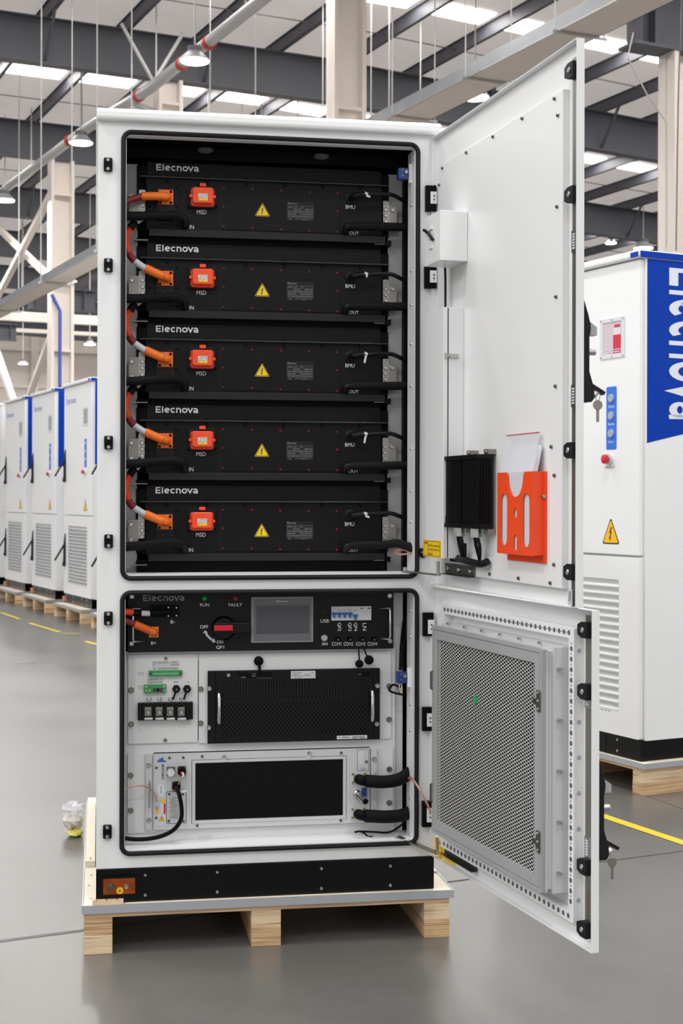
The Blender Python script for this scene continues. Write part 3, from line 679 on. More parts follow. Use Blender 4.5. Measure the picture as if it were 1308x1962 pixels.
MB().prism([(-0.022, 2.405), (-0.016, 2.398), (CD+0.01, 2.398), (CD+0.01, 2.435), (-0.006, 2.435), (-0.018, 2.431), (-0.022, 2.422)], -0.003, 1.012, 'x').put('roof_cap', white, cab, bevel=0.006, seg=3)
# plinth
pl = MB().box(0.0, 0.9985, 0.002, CD-0.01, CZ0+0.001, Zf0-0.004).put('plinth', blackg, cab)
MB().box(0.0, 1.0, -0.004, 0.01, Zf0-0.004, Zf0-0.001).put('plinth_lip', rubber, pl)
for px, a, b_ in ((278, 1676.5, 1715), (416, 1671, 1709), (615.5, 1664, 1702), (747.5, 1659, 1696)):
    for py in (a, b_): pscrew(pl, px, py, 0.002, 3.2, fr=W)
cb = pbox(W, 197.5, 1683, 259, 1713.5, -0.004, 0.0015).put('copper_block', copper, pl, bevel=0.001)
pbox(W, 196, 1679, 260, 1683, -0.006, 0.0015).put('clear_cover', blackg, pl)
pscrew(pl, 213, 1699.5, -0.004, 7, steeld, name='earth_bolt', h=0.008); pscrew(pl, 242, 1698.5, -0.004, 5, steel, name='earth_bolt', h=0.007)
x, z = W.pix(229.5, 1706.5, -0.004); es = MB().cyl((x, -0.004, z), (x, -0.0047, z), 0.0100, n=22).put('earth_sticker', amber, pl)
mb = MB(); mb.ribbon([(x, z+0.007), (x, z)], 0.0012, y=-0.005)
for k, w in enumerate((0.006, 0.004, 0.0022)): mb.ribbon([(x-w, z-0.0026*k), (x+w, z-0.0026*k)], 0.0011, y=-0.005)
mb.put('earth_symbol', letteringd, pl)
# gaskets
def gasket(z0, z1):
    P = [(p[0], -0.006, p[1]) for p in rr_poly(0.073, 0.943, z0, z1, 0.024, 6)]
    mb = MB(); nn = len(P); k = 8; vs_ = []
    for i in range(nn):
        a, c_ = Vector(P[i-1]), Vector(P[(i+1) % nn]); d = (c_-a).normalized(); nrm = d.cross(Vector((0, 1, 0)))
        for j in range(k):
            t = 2*PI*j/k; vs_.append(Vector(P[i])+nrm*(0.0070*math.cos(t))+Vector((0, 1, 0))*(0.0066*math.sin(t)))
    mb.add(vs_, [(i*k+j, i*k+(j+1) % k, ((i+1) % nn)*k+(j+1) % k, ((i+1) % nn)*k+j) for i in range(nn) for j in range(k)])
    return mb.put('gasket', rubber, cab, smooth=True)
gasket(1.079, 2.369); gasket(0.283, 1.0375)
# lock catches on the left stile
for px, py in ((207, 315), (207.5, 508), (208, 848), (208, 1037), (207.5, 1185), (205.5, 1594)):
    x, z = W.pix(px, py, -0.009)
    c_ = MB().rrect(x-0.0125, x+0.0125, z-0.0195, z+0.0195, 0.004, -0.011, 0).put('lock_catch', rubber, cab, bevel=0.0015)
    MB().box(x-0.0125, x+0.0125, -0.0125, -0.011, z-0.008, z+0.008).put('roller', blackd, c_)
    for s_ in (-1, 1): screw(c_, x, -0.011, z+s_*0.0125, 0.0052, steel)
# hinges on the right stile
for x0, y0, x1, y1, wz in ((816, 355, 836, 404, (0.25, 0.72)), (814, 510, 836, 552, (0.2, 0.75)), (811, 1174, 831, 1219, (0.3, 0.9)), (810, 1355.5, 828, 1401, (0.25, 0.8)), (809.5, 1536, 828, 1585, (0.25, 0.8))):
    a, b_, c_, d = W.R(x0, y0, x1, y1, -0.018)
    hg = MB().box(a, b_, -0.018, 0, c_, d).put('hinge', blackd, cab, bevel=0.001)
    kn = MB().box(a+(b_-a)*0.42, b_+0.001, -0.021, -0.018, c_+(d-c_)*(1-wz[1]), c_+(d-c_)*(1-wz[0])).put('hinge_plate', white, hg)
    for k in (0.35, 0.65): screw(hg, a+(b_-a)*0.75, -0.021, c_+(d-c_)*(1-wz[1]+(wz[1]-wz[0])*k), 0.0026, steeld)
    MB().cyl((b_-0.004, -0.012, d), (b_-0.004, -0.012, d+0.004), 0.003, n=8).put('hinge_pin', steel, hg)
# rivets on the inner lip
for py in (395, 520, 585, 660, 740, 860, 940, 1000, 1170, 1220, 1350, 1400, 1530, 1600):
    y_, z = W.pixx(787, py, OX1); MB().cyl((OX1, 0.04, z), (OX1-0.004, 0.04, z), 0.005, 0.004, n=10).put('rivet', steel, cab, smooth=True)
# inner lining
YP = 0.175
def inner(name, m, *a): return MB().box(*a).put(name, m, cab)
inner('liner_wall', grey_in, 0.012, 0.014, 0.05, 1.2, LZ0, UZ1+0.02); inner('liner_wall', grey_in, 0.972, 0.974, 0.10, 1.2, LZ0, UZ1+0.02)
inner('liner_ceiling', blackd, 0.014, 0.972, 0.06, 1.2, 2.372, 2.376)
inner('fan_shroud', blackd, 0.06, 0.955, 0.155, 0.6, 2.335, 2.371)
inner('partition', white2, 0.014, 0.972, 0.004, 1.2, 1.050, 1.066)
inner('liner_back', blackd, 0.014, 0.972, 1.2, 1.205, LZ0, 2.37)
a = W.pix(263, 700, YP)[0]; b_ = W.pix(742, 700, YP)[0]; c_ = W.pix(769, 700, YP)[0]; d = W.pix(780, 700, 0.13)[0]
inner('mounting_post', grey_in, 0.016, a, YP, YP+0.003, 1.07, 2.318); inner('mounting_post', grey_in, b_, c_+0.004, YP, YP+0.003, 1.07, 2.318)
inner('cable_trunk', blackd, c_, 0.970, 0.14, 0.174, LZ0, 2.33)
for px, py in ((393, 291), (615, 303)):
    x, z = W.pix(px, py, 0.15); MB().lathe([(0.024, 0), (0.024, -0.006), (0.012, -0.012)], (x, 0.15, z+0.008), 'z', 20).put('smoke_detector', mat('detector_grey', (96, 97, 100), 0.5), cab, smooth=True)
# rack tray below the lowest pack
x0 = W.pix(262, 1080, 0.15)[0]; x1 = W.pix(738, 1080, 0.15)[0]
inner('rack_base', blackd, x0, x1, 0.16, 0.9, W.pix(500, 1099, 0.16)[1], W.pix(500, 1072, 0.16)[1])

# ================================================================== battery packs (built once from the second row, then copied)
YF = 0.150                                  # front face of a pack
PITCH = (W.pix(270, 337, 0.16)[1]-W.pix(270, 958, 0.16)[1])/4
pk = thing('battery_pack', 'battery pack second from the top, black with an orange service plug', 'battery pack', (0.5, 0.5, W.pix(500, 606, 0.14)[1]), W, 'black battery packs stacked in the open cabinet')
fx0 = W.pix(279, 550, YF)[0]; fx1 = W.pix(731, 550, YF)[0]
zbar = W.pix(500, 501, 0.14)[1]; zlow = W.pix(500, 599, YF)[1]; zh = W.pix(500, 472, 0.165)[1]; zl2 = W.pix(500, 612.5, 0.135)[1]; zl1 = W.pix(500, 598.5, 0.135)[1]
hx0 = W.pix(282, 480, 0.165)[0]; hx1 = W.pix(729, 480, 0.165)[0]
MB().box(fx0, fx1, YF, 0.9, zlow-0.004, zbar).put('case', blackf, pk, bevel=0.001)
MB().box(hx0, hx1, 0.165, 0.85, zbar+0.004, zh).put('header_panel', blackf, pk)
fl_ = MB().box(W.pix(268, 500, 0.138)[0], W.pix(745, 500, 0.138)[0], 0.138, 0.30, zbar-0.001, zbar+0.0035).put('lid_flange', mat('flange_black', (30, 31, 33), 0.3), pk, bevel=0.001)
for i in range(6):
    x = fx0+0.065+i*0.118
    inst('studlow', lambda: MB().cyl((0, 0, 0), (0, 0, -0.011), 0.0032, n=8), 'flange_bolt', blackd, fl_, x, 0.143, zbar-0.001)
    inst('studup', lambda: MB().cyl((0, 0, 0), (0, 0, 0.004), 0.004, n=6), 'flange_bolt', blackd, fl_, x, 0.146, zbar+0.0035)
tr = MB().box(W.pix(285, 600, 0.135)[0], W.pix(738, 600, 0.135)[0], 0.135, 0.9, zl2, zl1).put('tray', mat('tray_black', (24, 25, 26), 0.4, spec=0.3), pk, bevel=0.0012)
xe = W.pix(749, 610, 0.14)[0]; MB().box(W.pix(737, 610, 0.14)[0], xe, 0.14, 0.9, zl2-0.006, zl1-0.012).put('runner_end', blackd, pk)
MB().box(W.pix(262, 610, 0.16)[0], hx1, 0.17, 0.85, max(zl2-0.02, zh-PITCH+0.001), zl2).put('runner', blackd, pk)
for px0, px1 in ((256, 283), (717, 748)):
    a, b_, c_, d = W.R(px0, 613.5+(5 if px0 > 500 else 1), px1, 615+(5 if px0 > 500 else 1), 0.145); MB().box(a, b_, 0.145, 0.17, c_, d).put('shelf_tip', zinc, pk)
MB().box(W.pix(262, 480, 0.17)[0], hx0, 0.17, 0.8, zlow, zh-0.01).put('side_rail', blackd, pk)
MB().box(hx1, W.pix(744, 480, 0.17)[0], 0.17, 0.8, zlow, zh-0.01).put('side_rail', blackd, pk)
ptext('LOGO', 299, 470, 380, 483.5, 0.165, lettering, pk)
# cover plate with red-marked screws
z_a = W.pix(537, 516.5, YF)[1]; z_b = W.pix(537, 597, YF)[1]; xa = W.pix(423, 550, YF)[0]; xb = W.pix(650.5, 550, YF)[0]
cp = MB().box(xa, xb, YF-0.002, YF, z_b, z_a).put('cover_plate', blackf, pk, bevel=0.0006)
MB().box(xa-0.0012, xa-0.0002, YF-0.0006, YF, z_b, z_a).put('plate_seam', fine if False else mat('seam_grey', (46, 46, 50), 0.5), cp)
for px, pys in ((428, (514, 550, 588)), (483, (516, 590)), (537.7, (518.5, 593)), (592, (521, 595)), (646, (523, 557.5, 597))):
    for py in pys: pscrew(cp, px, py, YF-0.002, 2.3, redscrew)
warning(cp, W.R(487.5, 542, 517, 568, YF-0.002), YF-0.002, yellow)
npl = sticker(cp, 'nameplate', W.R(549, 540, 601, 576, YF-0.002), YF-0.002, mat('nameplate_black', (26, 27, 29), 0.4, spec=0.25))
ptext('Elecnova', 551, 541, 568, 544.5, YF-0.0028, fine, npl)
a, b_, c_, d = W.R(551, 548, 599, 570, YF-0.0028)
mb = MB()
for i in range(6): mb.ribbon([(a, c_+(d-c_)*i/5), (b_, c_+(d-c_)*i/5)], 0.0007, y=YF-0.0036)
for i in range(5): mb.ribbon([(a+(b_-a)*i/4, c_), (a+(b_-a)*i/4, d)], 0.0007, y=YF-0.0036)
for i in range(5): fine_print(mb, a+0.001, b_-0.001, c_+(d-c_)*i/5+0.001, c_+(d-c_)*(i+1)/5-0.001, YF-0.0037, 1, 0.75)
a, b_, c_, d = W.R(553, 571.5, 597, 575, YF-0.0028); fine_print(mb, a, b_, c_, d, YF-0.0037, 2, 0.6)
mb.put('nameplate_print', mat('print_dim', (110, 112, 116), 0.6), npl)
ptext('MSD', 376.6, 557, 395, 564.8, YF, lettering, pk); ptext('IN', 362.7, 586, 371, 593.5, YF, lettering, pk)
ptext('BMU', 661.6, 545, 679.5, 552, YF, lettering, pk); ptext('OUT', 668, 595.5, 687, 602, YF, lettering, pk)
# service disconnect plug
ms = MB().rrect(*W.R(360.5, 510, 414, 554, YF-0.006), 0.008, YF-0.006, YF).put('plug_base', black, pk, bevel=0.001)
MB().rrect(*W.R(365, 515.5, 410.5, 551, YF-0.02), 0.009, YF-0.022, YF-0.006).put('plug_skirt', orange2d, ms, bevel=0.003)
MB().rrect(*W.R(368.5, 514.5, 408, 545, YF-0.034), 0.007, YF-0.036, YF-0.022).put('service_plug', orange2, ms, bevel=0.003, seg=3)
MB().box(*W.R(362.5, 528.5, 368, 533.5, YF-0.03)[:2], YF-0.032, YF-0.018, *W.R(362.5, 528.5, 368, 533.5, YF-0.03)[2:]).put('plug_ear', orange2, ms)
MB().box(*W.R(408, 530, 413, 535, YF-0.03)[:2], YF-0.032, YF-0.018, *W.R(408, 530, 413, 535, YF-0.03)[2:]).put('plug_ear', orange2, ms)
MB().rrect(*W.R(382.5, 505.8, 394.5, 512.5, YF-0.016), 0.0015, YF-0.018, YF-0.006).put('plug_tab', orange2, ms, bevel=0.001)
sl = W.R(379.5, 526.5, 397.5, 540, YF-0.036); sticker(ms, 'plug_label', (sl[0], sl[1], sl[2]+(sl[3]-sl[2])*0.36, sl[3]), YF-0.0361, palegrey)
sticker(ms, 'plug_label', (sl[0], sl[1], sl[2], sl[2]+(sl[3]-sl[2])*0.36), YF-0.0361, yellow)
mb = MB(); fine_print(mb, sl[0]+0.001, sl[1]-0.001, sl[2]+0.0005, sl[3]-0.0005, YF-0.0371, 4, 0.7); mb.put('plug_label_print', fine, ms)
for px, py in ((361.5, 552), (413, 551)): pscrew(ms, px, py, YF-0.006, 2.2, blackd)
# high-voltage socket plate
sp = MB().rrect(*W.R(281, 505.5, 343, 596, YF-0.004), 0.003, YF-0.004, YF).put('socket_plate', blackf, pk, bevel=0.0008)
MB().rrect(*W.R(298, 514, 333.5, 577, YF-0.008), 0.004, YF-0.009, YF-0.004).put('socket_frame', black, sp, bevel=0.001)
for px, py in ((338.5, 514), (338, 552), (304, 515), (338, 588), (286, 552)): pscrew(sp, px, py, YF-0.004, 2.2, blackd)
for px, py in ((313, 560), (331, 560)): pscrew(sp, px, py, YF-0.009, 1.6, redscrew)
MB().rrect(*W.R(303, 519, 331.5, 547.5, YF-0.012), 0.0015, YF-0.013, YF-0.009).put('orange_socket', orange, sp, bevel=0.001)
for px, py in ((306.5, 544), (327, 523), (327, 544)): pscrew(sp, px, py, YF-0.013, 2.6, blackd)
# coolant ports and data port
for px, py in ((353, 586), (661.5, 594)):
    x, z = W.pix(px, py, YF); MB().cyl((x, YF, z), (x, YF-0.02, z), 0.0115, n=14).put('coolant_port', black, pk, smooth=True)
x, z = W.pix(671.5, 531, YF); MB().lathe([(0.0165, 0), (0.0165, -0.004), (0.012, -0.006), (0.012, -0.016)], (x, YF, z), 'y', 18).put('data_port', black, pk, smooth=True)
# mounting ears
def ear(rects, screws_, m=zinc):
    ee = MB(); yy = 0.146
    for r_ in rects:
        a, b_, c_, d = W.R(*r_, yy); ee.rrect(a, b_, c_, d, 0.003, yy, yy+0.003)
    ee = ee.put('mounting_ear', m, pk, bevel=0.0006)
    for px, py, r_ in screws_: pscrew(ee, px, py, yy, r_, steel)
ear(((265.5, 519, 278, 565),), ((273, 524.5, 2.6), (273, 537, 4.6), (273, 549, 4.6), (273, 561, 4.6)), mat('zinc_bright', (170, 168, 163), 0.32, 0.9)); ear(((246.5, 528, 266, 572),), ((253, 537, 5), (253, 566, 5)))
ear(((733.5, 536, 745.5, 590),), ((738, 541.5, 2.6), (738.5, 553, 4.3), (738.5, 564, 4.3), (738.5, 575, 4.3)), mat('zinc_bright', (170, 168, 163), 0.32, 0.9)); ear(((745, 545.5, 760, 590),), ((751.5, 553.5, 4.6), (751, 582, 4.6)))
packs = [None, pk, None, None, None]
for i, lb in ((0, 'topmost battery pack in the cabinet'), (2, 'middle battery pack of the five, third from the top'), (3, 'battery pack second from the bottom'), (4, 'lowest battery pack, just above the middle rail')):
    packs[i] = dup(pk, (0, 0, PITCH*(1-i)), lb+', black with an orange service plug')
ROWS = ('topmost', 'second', 'middle', 'fourth', 'lowest')
def P2(px, py, y, i=1): x, z = W.pix(px, py, y); return (x, y, z+PITCH*(1-i))
# coolant hoses in and out, and data cables, one set per pack
for i in range(5):
    t = thing('coolant_hose', f'black coolant inlet hose on the left of the {ROWS[i]} battery pack', 'hose', P2(290, 580, 0.11, i), W, 'inlet hoses')
    MB().tube([P2(229, 572, 0.075, i), P2(262, 572, 0.085, i), P2(300, 570, 0.10, i), P2(334, 569, 0.105, i), P2(350, 574, 0.112, i)], 0.0135, 12).put('foam_hose', hosem, t, smooth=True)
    MB().tube([P2(347, 572, 0.112, i), P2(354, 578, 0.118, i), P2(355, 588, 0.128, i)], 0.0105, 10).put('elbow_fitting', black, t, smooth=True)
    t = thing('coolant_hose', f'black coolant outlet hose on the right of the {ROWS[i]} battery pack', 'hose', P2(720, 595, 0.11, i), W, 'outlet hoses')
    pts = [P2(668, 587, 0.112, i), P2(690, 586.5, 0.108, i), P2(735, 587, 0.112, i), P2(782, 587.5, 0.12, i)]
    if i == 4: pts = [P2(668, 587, 0.112, 4), P2(690, 585, 0.108, 4), P2(735, 585, 0.10, 4), P2(765, 580, 0.07, 4), P2(800, 588, 0.02, 4), P2(812, 592, -0.01, 4)]
    MB().tube(pts, 0.0128, 12, rfun=(lambda k, n_: 0.0095+0.0035*min(1, k/5.0)) ).put('foam_hose', hosem, t, smooth=True)
    MB().tube([P2(672, 586.5, 0.112, i), P2(663.5, 588, 0.114, i), P2(661, 596, 0.126, i)], 0.0098, 10).put('elbow_fitting', black, t, smooth=True)
    t = thing('data_cable', f'black data cable with white tie plugged into the {ROWS[i]} battery pack', 'cable', P2(700, 540, 0.11, i), W, 'data cables')
    MB().tube([P2(673, 531, 0.128, i), P2(680, 528.5, 0.11, i), P2(700, 526, 0.105, i)], 0.0095, 10).put('plug', blackf, t, smooth=True)
    MB().tube([P2(698, 526.5, 0.105, i), P2(725, 525, 0.108, i), P2(750, 526, 0.11, i), P2(766, 533, 0.12, i), P2(776, 538, 0.135, i)], 0.0065, 8).put('cable_sheath', black, t, smooth=True)
    tie = MB().tube([P2(697, 524.5, 0.103, i), P2(703, 527, 0.104, i)], 0.0075, 10, smooth=False); p = P2(701, 528, 0.096, i); dx = 0.012 if i in (0, 4) else (0.004 if i == 1 else -0.004)
    tie.bar(p, (p[0]+dx, p[1], p[2]-(0.004 if i in (0, 4, 1) else 0.022)), 0.003, 0.006); tie.put('cable_tie', sleeve, t)
# orange high-voltage cables: plug, sleeves, corrugated conduit
def ribs(pts, r):
    mb = MB(); mb.tube(pts, r, 12, seg=12, rfun=lambda k, n_: r*(1.0 if k % 2 else 0.88)); return mb
for i in range(5):
    t = thing('power_cable', f'orange high-voltage cable plugged into the {ROWS[i]} battery pack', 'cable', P2(262, 500, 0.11, i), W, 'orange high-voltage cables on the packs')
    y = YF-0.013
    if i == 0:
        MB().tube([P2(319, 534, y-0.002, i), P2(319, 533, y-0.016, i), P2(309, 533, y-0.022, i)], 0.0125, 12).put('plug_head', orange, t, smooth=True)
        MB().tube([P2(312, 532.5, y-0.022, i), P2(292, 532.5, y-0.022, i), P2(271, 533, y-0.022, i)], 0.0125, 14).put('plug_body', orange, t, smooth=True)
        MB().tube([P2(273, 533, y-0.022, i), P2(255, 538, y-0.03, i), P2(229, 548, y-0.05, i)], 0.0100, 12).put('shrink_sleeve', darkred, t, smooth=True)
        continue
    MB().tube([P2(320, 534.5, y-0.002, i), P2(319.5, 532, y-0.014, i), P2(311, 528.5, y-0.022, i)], 0.0120, 12).put('plug_head', orange, t, smooth=True)
    MB().tube([P2(312, 529, y-0.022, i), P2(298, 523, y-0.025, i), P2(278, 513.5, y-0.028, i)], 0.0132, 14).put('plug_body', orange, t, smooth=True)
    MB().tube([P2(279, 514.5, y-0.028, i), P2(268, 507.5, y-0.03, i), P2(256, 498.5, y-0.034, i)], 0.0102, 12).put('marker_sleeve', sleeve, t, smooth=True)
    MB().tube([P2(257.5, 500, y-0.034, i), P2(250.5, 492, y-0.036, i), P2(246.5, 484, y-0.038, i)], 0.0108, 12).put('shrink_sleeve', darkred, t, smooth=True)
    ribs([P2(247.5, 486, y-0.038, i), P2(243, 470, y-0.04, i), P2(242.5, 455, y-0.04, i), P2(247, 441, y-0.04, i), P2(250, 436, y-0.04, i)], 0.0108).put('conduit', conduit, t, smooth=False)
    MB().tube([P2(249, 438, y-0.04, i), P2(254, 430.5, y-0.038, i), P2(260, 425, y-0.036, i)], 0.0112, 12).put('tape_wrap', blackd, t, smooth=True)
    MB().tube([P2(259, 426, y-0.036, i), P2(266, 421, y-0.022, i), P2(275, 415, y+0.012, i)], 0.0100, 12).put('marker_sleeve', sleeve, t, smooth=True)
# door switches
def door_switch(px, py, lb):
    x, z = W.pix(px, py, 0.06); t = thing('limit_switch', lb, 'switch', (x, 0.06, z-0.018))
    MB().rrect(x-0.018, x+0.014, z-0.018, z+0.016, 0.004, 0.05, 0.075).put('switch_body', blued, t, bevel=0.001)
    screw(t, x+0.006, 0.05, z+0.004, 0.0065, steel); screw(t, x-0.006, 0.05, z-0.007, 0.002, steel); screw(t, x-0.006, 0.05, z+0.010, 0.002, steel)
    MB().box(x+0.014, x+0.024, 0.045, 0.06, z-0.03, z+0.028).put('bracket', white, t, bevel=0.001)
door_switch(773, 333, 'blue door switch at the top right of the upper compartment')
door_switch(770, 1297, 'blue door switch with loose wires beside the black power module')

# ================================================================== lower compartment
# control unit
YC = 0.080
def base_of(px, py, y): x, z = W.pix(px, py, y); return (x, y, z)
ct = thing('control_unit', 'black control unit with touch screen, breakers and rotary switch', 'control unit', base_of(499, 1246, 0.3))
cx0 = W.pix(244.5, 1190, YC)[0]; cx1 = W.pix(753.5, 1190, YC)[0]; cz0 = W.pix(499, 1246.5, YC)[1]
MB().box(cx0, cx1, YC, YC+0.003, cz0, 1.042).put('face_plate', black, ct)
MB().box(cx0+0.03, cx1-0.03, YC+0.003, 0.7, cz0+0.004, 1.04).put('case', blackd, ct)
for px, py in ((252.7, 1143), (252, 1233), (746, 1141.5), (746.5, 1228)): pscrew(ct, px, py, YC, 5.2, steel)
def ugrip(px, py0, py1, pxi, y, m, r=0.004):
    a = W.pix(px, py0, y-0.03); b_ = W.pix(px, py1, y-0.03); c_ = W.pix(pxi, py0, y); d = W.pix(pxi, py1, y)
    return MB().tube([(c_[0], y, c_[1]), (a[0], y-0.026, a[1]-0.0), (a[0], y-0.03, a[1]-0.006), (b_[0], y-0.03, b_[1]+0.006), (b_[0], y-0.026, b_[1]), (d[0], y, d[1])], r, 10, smooth=False)
ugrip(255, 1166.5, 1229, 272, YC, chrome, 0.0032).put('grab_handle', chrome, ct, smooth=True); ugrip(747, 1166, 1224, 730, YC, chrome, 0.0032).put('grab_handle', chrome, ct, smooth=True)
ptext('LOGO', 274, 1139.5, 353, 1152.5, YC, mat('dim_lettering', (150, 151, 153), 0.6), ct)
for px, m, s, tx in ((391.6, greenled, 'RUN', (383, 400.7)), (451, mat('red_led', (150, 26, 30), 0.35), 'FAULT', (438, 463.6))):
    x, z = W.pix(px, 1146.7, YC); MB().lathe([(0.0065, 0), (0.0065, -0.003), (0.004, -0.005)], (x, YC, z), 'y', 16).put('indicator_light', m, ct, smooth=True)
    ptext(s, tx[0], 1156, tx[1], 1161.8, YC, lettering, ct)
for s, r_ in (('B-', (326.5, 1188, 335.5, 1194.5)), ('B+', (289, 1229, 299, 1235)), ('OFF', (383, 1198, 398.5, 1204.2)), ('ON', (415, 1227, 427, 1233)), ('QF1', (414, 1237, 429, 1244)), ('USB', (613.6, 1186.5, 629.8, 1192.8)), ('AN', (616, 1230.5, 627, 1236.5)),
              ('COM1', (635.5, 1230, 653.5, 1237)), ('COM2', (658, 1230, 676.5, 1237)), ('COM3', (681.5, 1230, 699.5, 1237)), ('COM4', (704, 1230, 722.5, 1237))): ptext(s, *r_, YC, lettering, ct)
for s, r_ in (('QF2', (646, 1193, 653, 1209)), ('QF3', (666, 1193, 673, 1209)), ('QF4', (677, 1193, 684, 1209)), ('LN', (694.5, 1194, 701.5, 1208))): ptext(s, *r_, YC, lettering, ct, turn=1)
# terminals B- and B+
tb = MB().rrect(*W.R(289, 1160, 343, 1182, YC-0.012), 0.003, YC-0.012, YC).put('negative_socket', blackd, ct, bevel=0.001)
for px, py in ((322.5, 1164), (338, 1164.3), (338, 1179.3), (322.5, 1180)): pscrew(tb, px, py, YC-0.012, 2, steel)
tb = MB().rrect(*W.R(285, 1201, 304, 1221.5, YC-0.006), 0.001, YC-0.006, YC).put('positive_socket', orange, ct, bevel=0.001)
for px, py in ((287, 1219), (301.5, 1204), (301.5, 1219)): pscrew(tb, px, py, YC-0.006, 1.9, steel)
# rotary main switch
x, z = W.pix(428, 1203, YC); rs = MB().lathe([(0.036, 0), (0.036, -0.010), (0.030, -0.018)], (x, YC, z), 'y', 28).put('rotary_base', blackg, ct, smooth=True)
MB().rrect(*W.R(410, 1192.5, 480, 1214, YC-0.034), 0.006, YC-0.036, YC-0.018).put('rotary_handle', black, ct, bevel=0.003)
MB().rrect(*W.R(410, 1198, 446, 1208.6, YC-0.04), 0.001, YC-0.042, YC-0.036).put('red_insert', red, rs, bevel=0.001)
mb = MB(); P = [W.pix(px, py, YC) for px, py in ((394, 1212), (396.5, 1217), (400, 1221), (404, 1224.5), (408.5, 1227.5))]; mb.ribbon(P, 0.0062, y=YC-0.0008)
for (ax, ay), (bx, by), (cx_, cy_) in (((392, 1207.5), (388.5, 1213.5), (398, 1211)), ((413, 1230), (409.5, 1222.5), (406.5, 1231.5))):
    q = [W.pix(*p, YC) for p in ((ax, ay), (bx, by), (cx_, cy_))]; mb.add([(p[0], YC-0.0008, p[1]) for p in q], [(0, 1, 2)])
mb.put('turn_arrow', mat('arrow_grey', (190, 198, 204), 0.6), ct)
# touch screen
sc = MB().rrect(*W.R(481, 1143.6, 600, 1231, YC-0.006), 0.003, YC-0.006, YC).put('touch_screen', bezel, ct, bevel=0.001)
MB().box(*W.R(486, 1147, 596, 1228, YC-0.0065)[:2], YC-0.0065, YC-0.006, *W.R(486, 1147, 596, 1228, YC-0.0065)[2:]).put('screen_border', mat('screen_border', (104, 105, 110), 0.3), sc)
MB().box(*W.R(491, 1160, 592, 1214, YC-0.007)[:2], YC-0.0072, YC-0.0065, *W.R(491, 1160, 592, 1214, YC-0.007)[2:]).put('display', screenm, sc)
ptext('Elecnova', 529, 1149.8, 552, 1153.6, YC-0.0065, lettering, sc)
# breakers
bk = MB().box(*W.R(635, 1162, 711, 1188.6, YC-0.008)[:2], YC-0.008, YC, *W.R(635, 1162, 711, 1188.6, YC-0.008)[2:]).put('breaker_block', palegrey, ct)
for i in range(5):
    p0 = 635+10.2*i; up = 0 if i < 4 else 4
    MB().box(*W.R(p0+0.4, 1173.5+up, p0+9.8, 1177+up, YC-0.011)[:2], YC-0.011, YC-0.008, *W.R(p0, 1173.5+up, p0, 1177.5+up, YC-0.011)[2:]).put('breaker_toggle', bluel, bk)
    MB().box(*W.R(p0+2.8, 1177+up, p0+7.2, 1183+up, YC-0.014)[:2], YC-0.015, YC-0.008, *W.R(p0, 1177+up, p0, 1183+up, YC-0.014)[2:]).put('breaker_toggle', bluel, bk)
    mb = MB(); a, b_, c_, d = W.R(p0+1, 1163.5, p0+9, 1171.5, YC-0.008); fine_print(mb, a, b_, c_, d, YC-0.0084, 4, 0.6); mb.put('breaker_print', fine, bk)
for p0, p1 in ((690.5, 695.5), (704, 709)): MB().box(*W.R(p0, 1164.5, p1, 1166.5, YC-0.0085)[:2], YC-0.0085, YC-0.008, *W.R(p0, 1164.5, p1, 1166.5, YC-0.0085)[2:]).put('breaker_mark', redscrew, bk)
mb = MB(); x, z = W.pix(621, 1222, YC); mb.lathe([(0.0105, 0), (0.0105, -0.004), (0.0085, -0.006), (0.0085, -0.008)], (x, YC, z), 'y', 20); mb.put('push_button', steel, ct, smooth=True)
for px in (646, 669.5, 693, 715.5):
    x, z = W.pix(px, 1225, YC); MB().cyl((x, YC, z), (x, YC-0.013, z), 0.0085, n=14).put('socket_cap', blackd, ct, smooth=True); screw(ct, x, YC-0.013, z, 0.0022, steel)
x, z = W.pix(618, 1172, YC); MB().rrect(x-0.008, x+0.011, z-0.007, z+0.007, 0.002, YC-0.006, YC).put('usb_cover', blackg, ct)
# power cables to the control unit
t = thing('power_cable', 'orange-red corrugated cable end with white sleeve at terminal B-', 'cable', base_of(270, 1180, 0.05))
ribs([W.pix(232, 1173, 0.03) and (W.pix(232, 1172, 0.03)[0], 0.03, W.pix(232, 1172, 0.03)[1]), (W.pix(253, 1173, 0.045)[0], 0.045, W.pix(253, 1173, 0.045)[1])], 0.0105).put('conduit', conduit, t)
MB().cyl((*[W.pix(269, 1175, 0.05)[0], 0.05], W.pix(269, 1175, 0.05)[1]), (W.pix(288, 1175.5, 0.055)[0], 0.055, W.pix(288, 1175.5, 0.055)[1]), 0.0085).put('marker_sleeve', sleeve, t, smooth=True)
MB().cyl((W.pix(252, 1174, 0.045)[0], 0.045, W.pix(252, 1174, 0.045)[1]), (W.pix(270, 1175, 0.05)[0], 0.05, W.pix(270, 1175, 0.05)[1]), 0.0092).put('tape_wrap', blackd, t, smooth=True)
MB().cyl((W.pix(287, 1175, 0.054)[0], 0.054, W.pix(287, 1175, 0.054)[1]), (W.pix(325, 1172, 0.058)[0], 0.058, W.pix(325, 1172, 0.058)[1]), 0.0098).put('plug_body', blackd, t, smooth=True)
t = thing('power_cable', 'orange high-voltage plug and cable at terminal B+', 'cable', base_of(270, 1220, 0.05))
def C3(px, py, y): x, z = W.pix(px, py, y); return (x, y, z)
MB().tube([C3(297, 1212, 0.07), C3(294, 1211, 0.055), C3(284, 1207, 0.048)], 0.0108, 12).put('plug_head', orange, t, smooth=True)
